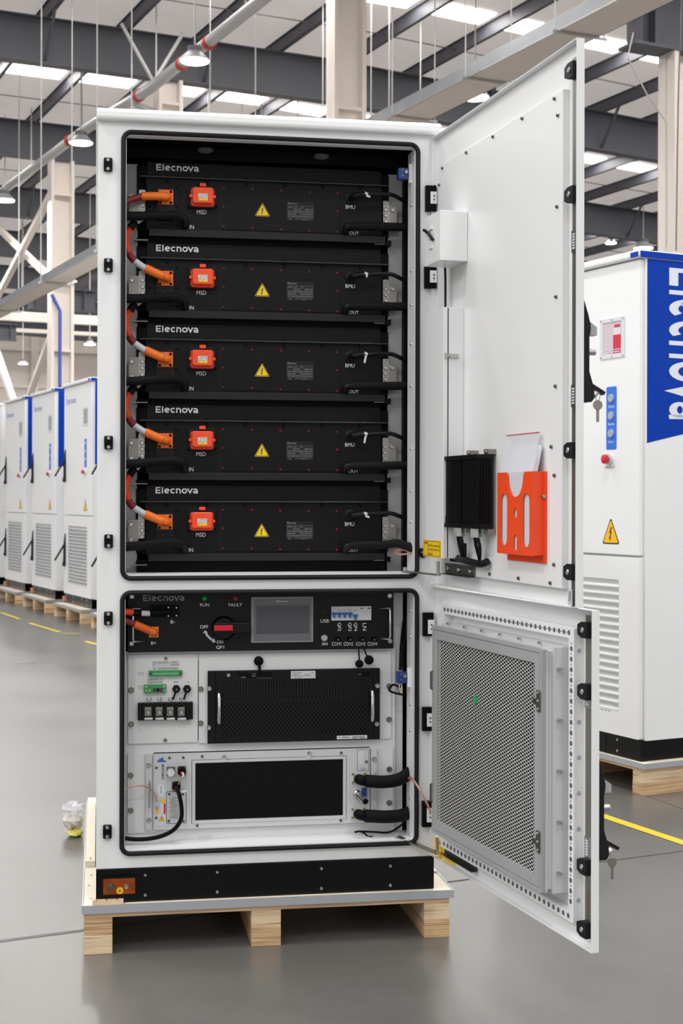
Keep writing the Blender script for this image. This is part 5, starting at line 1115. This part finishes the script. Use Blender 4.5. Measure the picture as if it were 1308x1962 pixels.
# --- white sensor box and tall cover
u0, u1, yf, z0, z1 = dblock(UF, 896, 843.5, 814, 402, 498, YI)
t = thing('junction_box', 'small white sheet-metal box on the upper door near the hinge', 'box', ((u0+u1)/2, 0, z0), UF)
MB().box(u0, u1, yf, YI-0.0005, z0, z1).put('box_cover', white, t, bevel=0.0015); MB().tube([UF.pix(812, 441, yf-0.004)[:1] and (UF.pix(812, 441, yf-0.004)[0], yf-0.004, UF.pix(812, 441, yf-0.004)[1]), (UF.pix(820, 447, yf-0.012)[0], yf-0.012, UF.pix(820, 447, yf-0.012)[1]), (UF.pix(829, 460, yf-0.004)[0], yf-0.004, UF.pix(829, 460, yf-0.004)[1])], 0.0045, 8).put('cable_loop', black, t, smooth=True)
for py in (438, 455, 474): x, z = UF.pix(827, py, yf); MB().box(x-0.02, x+0.008, yf-0.004, yf, z-0.003, z+0.003).put('cable_bridge', white, t)
u0, u1, yf, z0, z1 = dblock(UF, 888, 849.5, 815, 588, 1070, YI)
t = thing('wiring_cover', 'tall narrow white wiring cover with latches on the upper door', 'cover', ((u0+u1)/2, 0, z0), UF)
ys = UF.pixx(857.5, 800, u1)[0]; MB().box(u0, u1, ys+0.002, YI-0.0005, z0, z1).put('cover_base', white, t, bevel=0.001); MB().box(u0, u1-0.001, yf, ys, z0, z1).put('cover_lid', white, t, bevel=0.0012); MB().box(u0+0.002, u1-0.0003, ys, ys+0.002, z0+0.002, z1-0.002).put('lid_seam', blackd, t)
for py in (682, 994):
    z = UF.pixx(858, py, u1)[1]; mb = MB(); mb.box(u1, u1+0.004, yf+0.004, ys-0.001, z-0.008, z+0.008); mb.box(u1, u1+0.006, ys+0.004, ys+0.03, z-0.006, z+0.006); mb.bar((u1+0.006, ys-0.004, z), (u1+0.006, ys+0.012, z), 0.005, 0.005); mb.put('toggle_latch', steel, t, bevel=0.0006)
x0_, z0_ = UF.pix(811, 1066, yf); x1_, z1_ = UF.pix(845, 1036, yf); _, zc = UF.pix(828, 1067, yf); _, zd = UF.pix(828, 1035, yf)
st = MB().box(x0_, x1_, yf-0.001, yf, zc, zd).put('notice_sticker', yellow, t); w_ = x1_-x0_; h_ = zd-zc
mb = MB(); mb.ring(rr_poly(x0_+0.04*w_, x1_-0.04*w_, zc+0.05*h_, zd-0.05*h_, 0.001, 1), rr_poly(x0_+0.055*w_, x1_-0.055*w_, zc+0.075*h_, zd-0.075*h_, 0.001, 1), yf-0.0013, yf-0.001); mb.box(x0_+0.26*w_, x0_+0.275*w_, yf-0.0013, yf-0.001, zc+0.06*h_, zd-0.06*h_); mb.put('sticker_border', letteringd, st)
MB().box(x0_+0.08*w_, x0_+0.24*w_, yf-0.0014, yf-0.001, zd-0.24*h_, zd-0.14*h_).put('sticker_mark', red, st)
for i, s in enumerate(('Please lift the corresponding', 'ring when the door is to', 'be shut')): put_text(s, (x0_+0.31*w_, x0_+(0.93 if i < 2 else 0.55)*w_, zd-(0.42+0.24*i)*h_, zd-(0.24+0.24*i)*h_), yf-0.0015, letteringd, st)
# --- cable coming out above the tall cover
P = [UF.pix(px, py, YI-0.02) for px, py in ((852, 500), (853, 540), (853, 590))]
mb = MB().tube([(p[0], YI-0.02, p[1]) for p in P], 0.0035, 8); tag(mb.put('sensor_cable', black, None, UF), 'thin black cable between the small box and the tall cover on the upper door', 'cable')
# --- two black modules
for k, (pd, pf, pr, y0_, y1_, lb) in enumerate(((950.5, 912, 882, 870, 1013.5, 'black finned heater module on the upper door, beside the orange holder'), (912, 879, 866, 870.5, 1012.5, 'black finned heater module on the upper door, beside the white cover'))):
    u0, u1, yf, z0, z1 = dblock(UF, pd, pf, pr, y0_, y1_, YI)
    if k == 0: uA, uB, yH, zA, zB = u0, u1, yf, z0, z1
    else: u1 = uA-0.012; yf = yH; u0 = u1-(uB-uA); z0, z1 = zA, zB
    t = thing('heater_module', lb, 'module', ((u0+u1)/2, 0, z0), UF, 'black heater modules on the upper door')
    MB().box(u0, u1, yf+0.004, YI-0.012, z0+0.012, z1-0.012).put('housing', blackd, t, bevel=0.001)
    for z_a, z_b in ((z0, z0+0.012), (z1-0.012, z1)): MB().box(u0-0.002, u1+0.002, yf, YI-0.010, z_a, z_b).put('end_cap', black, t, bevel=0.001)
    for i in range(5): yy = yf+0.006+i*(YI-0.012-yf-0.012)/4; MB().box(u1, u1+0.002, yy-0.001, yy+0.001, z0+0.012, z1-0.012).put('rib', black, t)
    for z_ in (z0-0.014, z1): MB().box(u1-0.03, u1, YI-0.024, YI, z_, z_+0.014).put('bracket', zinc, t, bevel=0.001)
    for z_ in (z0-0.007, z1+0.007): screw(t, u1-0.012, YI-0.024, z_, 0.004, steel)
    yg = (yf+YI-0.012)/2; gl = MB().cyl(((u0+u1)/2, yg, z0), ((u0+u1)/2, yg, z0-0.024), 0.016, n=8).put('cable_gland', steel, t)
    for s_ in (-0.5, 0.5): MB().tube([((u0+u1)/2+s_*0.02, yg, z0-0.022), ((u0+u1)/2+s_*0.025, yg+0.006, z0-0.05), ((u0+u1)/2-0.03, YI-0.012, z0-0.085)], 0.0048, 8).put('lead', black, t, smooth=True)
p = UF.pix(873, 1035, YI); q = UF.pix(884, 1058, YI); t = thing('cable_outlet', 'black cable opening low on the upper door below the heater modules', 'outlet', (p[0], 0, q[1]), UF)
MB().box(uA-0.22, uA-0.10, YI-0.004, YI-0.0005, zA-0.10, zA-0.045).put('opening', blackd, t); MB().tube([(uA-0.20, YI-0.008, zA-0.082), (uA-0.08, YI-0.018, zA-0.09), (uA+0.05, YI-0.02, zA-0.096), (uB-0.03, YI-0.012, zA-0.088)], 0.010, 10).put('taped_bundle', black, t, smooth=True)
# --- orange document holder with bagged papers
u0, u1, yf, z0, z1 = dblock(UF, 1044, 1020.5, 952, 903, 1066, YI)
t = thing('document_holder', 'orange plastic document holder on the upper door', 'document holder', ((u0+u1)/2, 0, z0), UF)
w_ = u1-u0; cxm = u0+w_*0.52
N_ = 12; P = [(u0, z0), (u1, z0), (u1, z1), (cxm+w_*0.25, z1)]+[(cxm+w_*0.22*math.cos(math.radians(-180*i/N_)), z1-0.008+0.055*math.sin(math.radians(-180*i/N_))) for i in range(N_+1)]+[(cxm-w_*0.25, z1), (u0, z1)]
front_bm = bmesh.new(); hole_rows = []
def slot_poly(cx, za, zb, r): return [(cx+r*math.cos(math.radians(a)), zb-r+r*math.sin(math.radians(a))) for a in range(0, 181, 20)]+[(cx+r*math.cos(math.radians(a)), za+r+r*math.sin(math.radians(a))) for a in range(180, 361, 20)]
h_ = z1-z0
holes = [slot_poly(u0+w_*0.20, z0+h_*0.10, z0+h_*0.74, w_*0.09), slot_poly(u0+w_*0.82, z0+h_*0.10, z0+h_*0.74, w_*0.09), slot_poly(cxm, z0+h_*0.44, z0+h_*0.56, w_*0.045), slot_poly(cxm, z0+h_*0.04, z0+h_*0.24, w_*0.045)]
def add_loop(pts):
    vs_ = [front_bm.verts.new((p[0], 0, p[1])) for p in pts]; return [front_bm.edges.new((vs_[i], vs_[(i+1) % len(vs_)])) for i in range(len(vs_))]
ed = add_loop(P)
for hl in holes: ed += add_loop(hl)
bmesh.ops.triangle_fill(front_bm, use_beauty=True, edges=ed); front_bm.verts.index_update()
fv = [v.co.copy() for v in front_bm.verts]; ff = [tuple(v.index for v in f.verts) for f in front_bm.faces]; bd = [(e.verts[0].index, e.verts[1].index) for e in front_bm.edges if len(e.link_faces) == 1]; front_bm.free()
mb = MB(); nv = len(fv); mb.add([(v.x, yf, v.z) for v in fv]+[(v.x, yf+0.0025, v.z) for v in fv], ff+[tuple(i+nv for i in f[::-1]) for f in ff]+[(a, b_, b_+nv, a+nv) for a, b_ in bd]); mb.put('front_wall', orange2, t)
MB().box(u1-0.0025, u1, yf+0.0025, YI-0.004, z0, z1).put('side_wall', orange2, t); MB().box(u0, u0+0.0025, yf+0.0025, YI-0.004, z0, z1).put('side_wall', orange2, t); MB().box(u0, u1, yf+0.0025, YI-0.004, z0, z0+0.0025).put('bottom_wall', orange2, t)
MB().box(u0, u1+0.012, YI-0.004, YI-0.001, z0-0.018, z1).put('back_plate', orange2, t); screw(t, u1+0.006, YI-0.004, z0+h_*0.70, 0.005, steel, 0.006)
pb_ = thing('document_bag', 'clear bag of white papers standing in the orange holder', 'papers', ((u0+u1)/2, 0, z0+0.01), UF)
ztop = UF.pix(1004, 831, YI-0.004)[1]
def sheet(y_off, x_off, top, m, name):
    pts = [(yf+0.0055+y_off, z0+0.006), (yf+0.0055+y_off, z1), (yf+0.010+y_off, z1+0.02), (YI-0.010+y_off*0.3, top)]
    mb = MB(); xs = (u0+0.012+x_off, u1-0.010+x_off); vs_ = [(x, y, z) for y, z in pts for x in xs]+[(x, y+0.0012, z) for y, z in pts for x in xs]; k = len(pts)
    fs = [(2*i, 2*i+1, 2*i+3, 2*i+2) for i in range(k-1)]; fs += [tuple(j+2*k for j in f) for f in fs]; fs += [(2*i, 2*i+2, 2*i+2+2*k, 2*i+2*k) for i in range(k-1)]+[(2*i+1, 2*i+3, 2*i+3+2*k, 2*i+1+2*k) for i in range(k-1)]+[(0, 1, 1+2*k, 2*k), (2*k-2, 2*k-1, 4*k-1, 4*k-2)]
    mb.add(vs_, fs); return mb.put(name, m, pb_, smooth=False)
for i in range(4): sheet(0.0025*i, 0.002*i, ztop-0.030-0.002*i, paper, 'paper_sheet')
sheet(-0.0018, 0.0, ztop, plastic, 'plastic_bag'); MB().box(u0+0.012, u1-0.010, YI-0.0135, YI-0.0105, ztop-0.002, ztop).put('red_seal', red, pb_)
# --- door stays
def C_on(fr, px, py, y): x, z = fr.pix(px, py, y); return fr.w(x, y, z)
def stay(fr, px0, px1, py0, py1, arm, y, label):
    x0_, x1_, z0_, z1_ = fr.R(px0, py0, px1, py1, y); t = thing('door_stay', label, 'door stay', ((x0_+x1_)/2, y, z0_), fr)
    MB().box(x0_, x1_, y+0.010, y+0.013, z0_, z1_).put('rail_plate', steeld, t); MB().box(x0_, x1_, y-0.006, y+0.013, z0_-0.002, z0_).put('rail_lip', steeld, t)
    for k in (0.12, 0.5, 0.88): screw(t, x0_+(x1_-x0_)*k, y+0.010, (z0_+z1_)/2, 0.008, steel)
    a = fr.l(arm[0][0], arm[0][1]); mb = MB(); zz = z0_-0.006
    mb.bar((a[0], a[1], arm[0][2]), (x0_-0.02, y-0.004, zz), 0.022, 0.004); mb.put('arm', zinc, t)
    MB().cyl((x0_-0.02, y-0.004, zz-0.004), (x0_-0.02, y-0.004, z1_+0.004), 0.005, n=10).put('pivot_pin', steel, t); MB().cyl((a[0], a[1], arm[0][2]), (a[0], a[1], arm[0][2]+0.012), 0.006, n=10).put('pivot_pin', steel, t)
q = W.pix(775, 1098, 0.03); stay(UF, 846, 902, 1082, 1102, ((q[0], 0.03, UZ0+0.004),), YI-0.014, 'steel door stay low on the upper door')
q = W.pix(760, 1604, 0.03); stay(LF, 845, 907, 1628, 1652, ((q[0], 0.03, LZ0+0.004),), 0.004, 'steel door stay under the filter box on the lower door')
t = thing('earth_strap', 'pale copper earth strap looped beside the upper door hinge', 'wire', base_of(790, 1062, 0.0))
MB().tube([C3(812, 1058, -0.02), C3(790, 1060, 0.02), C3(765, 1062, 0.06), C3(756, 1057, 0.08), C3(768, 1053, 0.07), C3(785, 1057, 0.04)], 0.0030, 8).put('braid', copperwire, t, smooth=True)
t = thing('earth_strap', 'copper earth strap from the frame to the lower door', 'wire', base_of(810, 1560, -0.02))
MB().tube([C3(782, 1492, 0.05), C3(788, 1490, 0.0), C3(800, 1507, -0.04), C3(813, 1530, -0.06), C3(825, 1556, -0.07)], 0.0034, 8).put('braid', copperwire, t, smooth=True)
# --- lower door: perforated frame, filter box
YR = -0.008
ru0 = LF.pix(845, 1160, YR)[0]; ru1 = LF.pix(1098.5, 1500, YR)[0]; rz1 = LF.pixx(1098.5, 1203.5, ru1)[1]; rz0 = LF.pixx(1098.5, 1770, ru1)[1]; rw = 0.026
mb = MB(); mb.ring(rr_poly(ru0, ru1, rz0, rz1, 0.002, 1), rr_poly(ru0+rw, ru1-rw, rz0+rw, rz1-rw, 0.002, 1), YR, 0.018)
pf = mb.put('perforated_frame', white, LDr)
def hole(): return MB().cyl((0, 0, 0), (0, -0.0006, 0), 0.0062, n=12)
def hole2(): return MB().cyl((0, 0, 0), (0, -0.0006, 0), 0.0022, n=8)
holem = mat('hole_shade', (92, 92, 94), 0.8)
n1 = int((ru1-ru0-0.05)/0.025); n2 = int((rz1-rz0-0.05)/0.025)
for i in range(n1+1):
    u = ru0+0.025+(ru1-ru0-0.05)*i/n1
    for z in (rz0+rw/2, rz1-rw/2): inst('hole', hole, 'punched_hole', holem, pf, u, YR, z)
for i in range(1, n2):
    z = rz0+0.025+(rz1-rz0-0.05)*i/n2
    inst('hole', hole, 'punched_hole', holem, pf, ru1-rw/2, YR, z); inst('hole2', hole2, 'pilot_hole', holem, pf, ru1-rw/2, YR, z+0.0125)
for i in range(n1): inst('hole2', hole2, 'pilot_hole', holem, pf, ru0+0.025+(ru1-ru0-0.05)*(i+0.5)/n1, YR, rz1-rw/2)
for k in range(8):
    z = rz1-0.055-k*(rz1-rz0-0.11)/7; MB().cyl((ru1, 0.006, z), (ru1+0.0008, 0.006, z), 0.0058, n=14).put('dimple', mat('dimple_grey', (176, 178, 180), 0.5), pf)
fu1 = LF.pix(1090, 1470, YR)[0]-0.036; yfb, _ = LF.pixx(1037, 1470, fu1); fz1 = LF.pixx(1037, 1243, fu1)[1]; fz0 = LF.pixx(1037, 1713, fu1)[1]; fu0 = LF.pix(827, 1400, yfb)[0]
t = thing('filter_box', 'grey air filter box with diamond mesh on the lower door', 'filter', ((fu0+fu1)/2, 0, fz0), LF)
ya = yfb+(YR-yfb)*0.30; yb = yfb+(YR-yfb)*0.55
MB().ring(rr_poly(fu0, fu1, fz0, fz1, 0.002, 1), rr_poly(fu0+0.02, fu1-0.02, fz0+0.02, fz1-0.02, 0.002, 1), yfb+0.012, ya).put('filter_casing', alu, t)
MB().ring(rr_poly(fu0+0.006, fu1-0.006, fz0+0.006, fz1-0.006, 0.002, 1), rr_poly(fu0+0.02, fu1-0.02, fz0+0.02, fz1-0.02, 0.002, 1), ya, yb).put('filter_casing', alu, t)
MB().ring(rr_poly(fu0-0.004, fu1+0.006, fz0-0.002, fz1+0.004, 0.002, 1), rr_poly(fu0+0.02, fu1-0.02, fz0+0.02, fz1-0.02, 0.002, 1), yb, 0.016).put('mounting_collar', alu, t)
fm = 0.038; fr_o = rr_poly(fu0, fu1, fz0, fz1, 0.003, 1); fr_i = rr_poly(fu0+fm, fu1-fm, fz0+fm, fz1-fm, 0.002, 1); fr_m = rr_poly(fu0+0.011, fu1-0.011, fz0+0.011, fz1-0.011, 0.002, 1); fr_m2 = rr_poly(fu0+0.0125, fu1-0.0125, fz0+0.0125, fz1-0.0125, 0.002, 1)
MB().ring(fr_o, fr_m, yfb, yfb+0.012).put('front_rim', alud, t); MB().ring(fr_m2, fr_i, yfb, yfb+0.010).put('front_frame', alud, t); MB().ring(fr_m, fr_m2, yfb+0.004, yfb+0.012).put('rim_gap', blackd, t)
fb = MB().box(fu0+0.015, fu1-0.015, yfb+0.010, yfb+0.012, fz0+0.015, fz1-0.015).put('filter_foam', mat('foam_black', (14, 14, 15), 0.9, spec=0.1), t)
mb = MB(); lattice(mb, fu0+fm, fu1-fm, fz0+fm, fz1-fm, yfb+0.0055, 0.0210, 0.0092, 0.0017, 0.0001); tag(mb.put('diamond_mesh', mat('mesh_steel', (224, 224, 220), 0.45), t), kind='stuff')
x, z = LF.pix(909, 1340.5, yfb+0.004); MB().cyl((x, yfb+0.0048, z), (x, yfb+0.004, z), 0.0135, n=20).put('green_sticker', greendot, t)
for py0, py1 in ((1324, 1365), (1594, 1636)):
    z_b = LF.pixx(1036, py1, fu1)[1]; z_a = LF.pixx(1036, py0, fu1)[1]; zm = (z_a+z_b)/2; mb = MB(); mb.rrect(fu1-0.022, fu1-0.004, z_b, z_a, 0.003, yfb-0.004, yfb); mb.box(fu1-0.042, fu1-0.020, yfb-0.003, yfb, zm-0.010, zm+0.004); l_ = mb.put('filter_latch', steeld, t, bevel=0.0006)
    for z in (z_a-0.006, z_b+0.006, zm): screw(l_, fu1-0.012, yfb-0.004, z, 0.004, steel)
for py in (1285, 1500):
    z_a = LF.pixx(826, py, fu0)[1]; MB().tube([(fu0+0.004, yfb+0.002, z_a), (fu0+0.004, yfb-0.005, z_a-0.004), (fu0+0.004, yfb-0.005, z_a-0.05), (fu0+0.004, yfb+0.002, z_a-0.054)], 0.003, 6, smooth=False).put('hinge_loop', steeld, t)
for k in range(6): x = fu0+0.06+k*(fu1-fu0-0.12)/5; inst(('stud', 1), lambda: MB().cyl((0, 0, 0), (0, -0.008, 0.0), 0.0036, n=8), 'stud', steel, t, x, yb-0.002, fz1+0.008)
for k in range(5): z = fz0+0.05+k*(fz1-fz0-0.10)/4; MB().cyl((fu1+0.004, YR-0.014, z), (fu1+0.022, YR-0.014, z), 0.0045, n=8).put('stud', steel, t)
lock_rod(LDr, LF, 1124, 1179, 1790, (1207, 1325, 1660, 1780), ((1338, 1352), (1608, 1640)))
# yellow notice behind the lower stay
x0_, z0_ = LF.pix(829, 1640, 0.012); x1_, _ = LF.pix(868, 1640, 0.012); _, za = LF.pix(835, 1606, 0.012); _, zb_ = LF.pix(850, 1652, 0.012)
st = MB().box(x0_, x1_, 0.0165, 0.018, zb_, za).put('notice_sticker', yellow, LDr); MB().box(x0_+0.01, x0_+0.05, 0.0155, 0.0165, za-0.012, za-0.007).put('sticker_mark', red, st)
# handles and keys on the outside of the doors
def swing_handle(door, fr, py0, py1, pxe, key_px, key_py, label):
    ue = DW-0.032; zt = fr.pixx(pxe, py0, ue)[1]; zb = fr.pixx(pxe, py1, ue)[1]; h_ = zt-zb; T = 0.020
    prof = [(T, zt+0.012), (T+0.007, zt), (T+0.018, zt-0.14*h_), (T+0.024, zt-0.24*h_), (T+0.024, zt-0.30*h_), (T+0.021, zt-0.36*h_), (T+0.021, zt-0.70*h_), (T+0.030, zt-0.82*h_), (T+0.034, zt-0.86*h_), (T+0.033, zt-0.97*h_), (T+0.027, zb), (T, zb)]
    hd = MB().prism(prof, ue-0.02, ue+0.02, 'x').put('handle', rubber, door, bevel=0.0015)
    MB().prism([(T+0.023, zt-0.20*h_), (T+0.044, zt-0.26*h_), (T+0.044, zt-0.34*h_), (T+0.021, zt-0.34*h_)], ue-0.012, ue+0.012, 'x').put('lock_body', lampshade, hd); MB().cyl((ue, T+0.018, zt-0.50*h_), (ue, T+0.044, zt-0.50*h_), 0.008, n=14).put('lock_knob', steel, hd, smooth=True)
    MB().bar((ue, T+0.028, zt-0.82*h_), (ue, T+0.066, zt-0.91*h_), 0.02, 0.008).put('key_flap', rubber, hd)
    MB().cyl((ue+0.004, T+0.030, zt-0.90*h_), (ue+0.014, T+0.042, zt-0.93*h_), 0.009, n=12).put('key_barrel', steel, hd, smooth=True)
    k = thing('key', label, 'key', (ue+0.016, T+0.042, zt-1.12*h_), fr, 'keys hanging in the door locks'); yk = T+0.043; uk = ue+0.018; z0_ = zt-0.92*h_
    mb = MB(); P = [(uk, yk+0.006*math.cos(2*PI*i/14), z0_-0.006+0.009*math.sin(2*PI*i/14)) for i in range(15)]; mb.tube(P, 0.0012, 6, smooth=False); mb.put('key_ring', steel, k)
    mb = MB(); mb.prism([(yk+0.012*math.cos(2*PI*i/18), z0_-0.026+0.012*math.sin(2*PI*i/18)) for i in range(18)], uk-0.001, uk+0.001, 'x'); mb.put('bow', zinc, k); MB().box(uk-0.001, uk+0.001, yk-0.0035, yk+0.0035, z0_-0.066, z0_-0.036).put('blade', zinc, k)
swing_handle(UD, UF, 577, 771, 1118, 0, 0, 'small steel key hanging from the upper door lock')
swing_handle(LDr, LF, 1452, 1645, 1148, 0, 0, 'small steel key hanging from the lower door lock')
# crumpled bag behind the pallet
t = thing('plastic_bag', 'crumpled clear plastic bag with yellow packing on the floor left of the pallet', 'plastic bag', (-0.085, 1.46, 0))
mb = MB(); rnd = random.Random(3); N_ = 14
def blob(c, rx, ry, rz, jit):
    m_ = MB(); vs_ = []; 
    for j in range(1, 7):
        for i in range(N_):
            th, ph = 2*PI*i/N_, PI*j/7; k_ = 1+rnd.uniform(-jit, jit); vs_.append((c[0]+rx*k_*math.sin(ph)*math.cos(th), c[1]+ry*k_*math.sin(ph)*math.sin(th), max(0.001, c[2]+rz*k_*math.cos(ph))))
    fs = [(j*N_+i, j*N_+(i+1) % N_, (j+1)*N_+(i+1) % N_, (j+1)*N_+i) for j in range(5) for i in range(N_)]+[tuple(range(N_)), tuple(range(5*N_, 6*N_))]
    return m_.add(vs_, fs)
blob((-0.083, 1.46, 0.016), 0.03, 0.04, 0.017, 0.15).put('yellow_filling', mat('pale_yellow', (214, 206, 110), 0.7), t); blob((-0.092, 1.47, 0.058), 0.042, 0.05, 0.032, 0.28).put('bag_lower', mat('crumpled_film', (222, 220, 214), 0.3, alpha=0.85), t); blob((-0.088, 1.475, 0.098), 0.040, 0.04, 0.030, 0.4).put('bag_top', plastic, t)
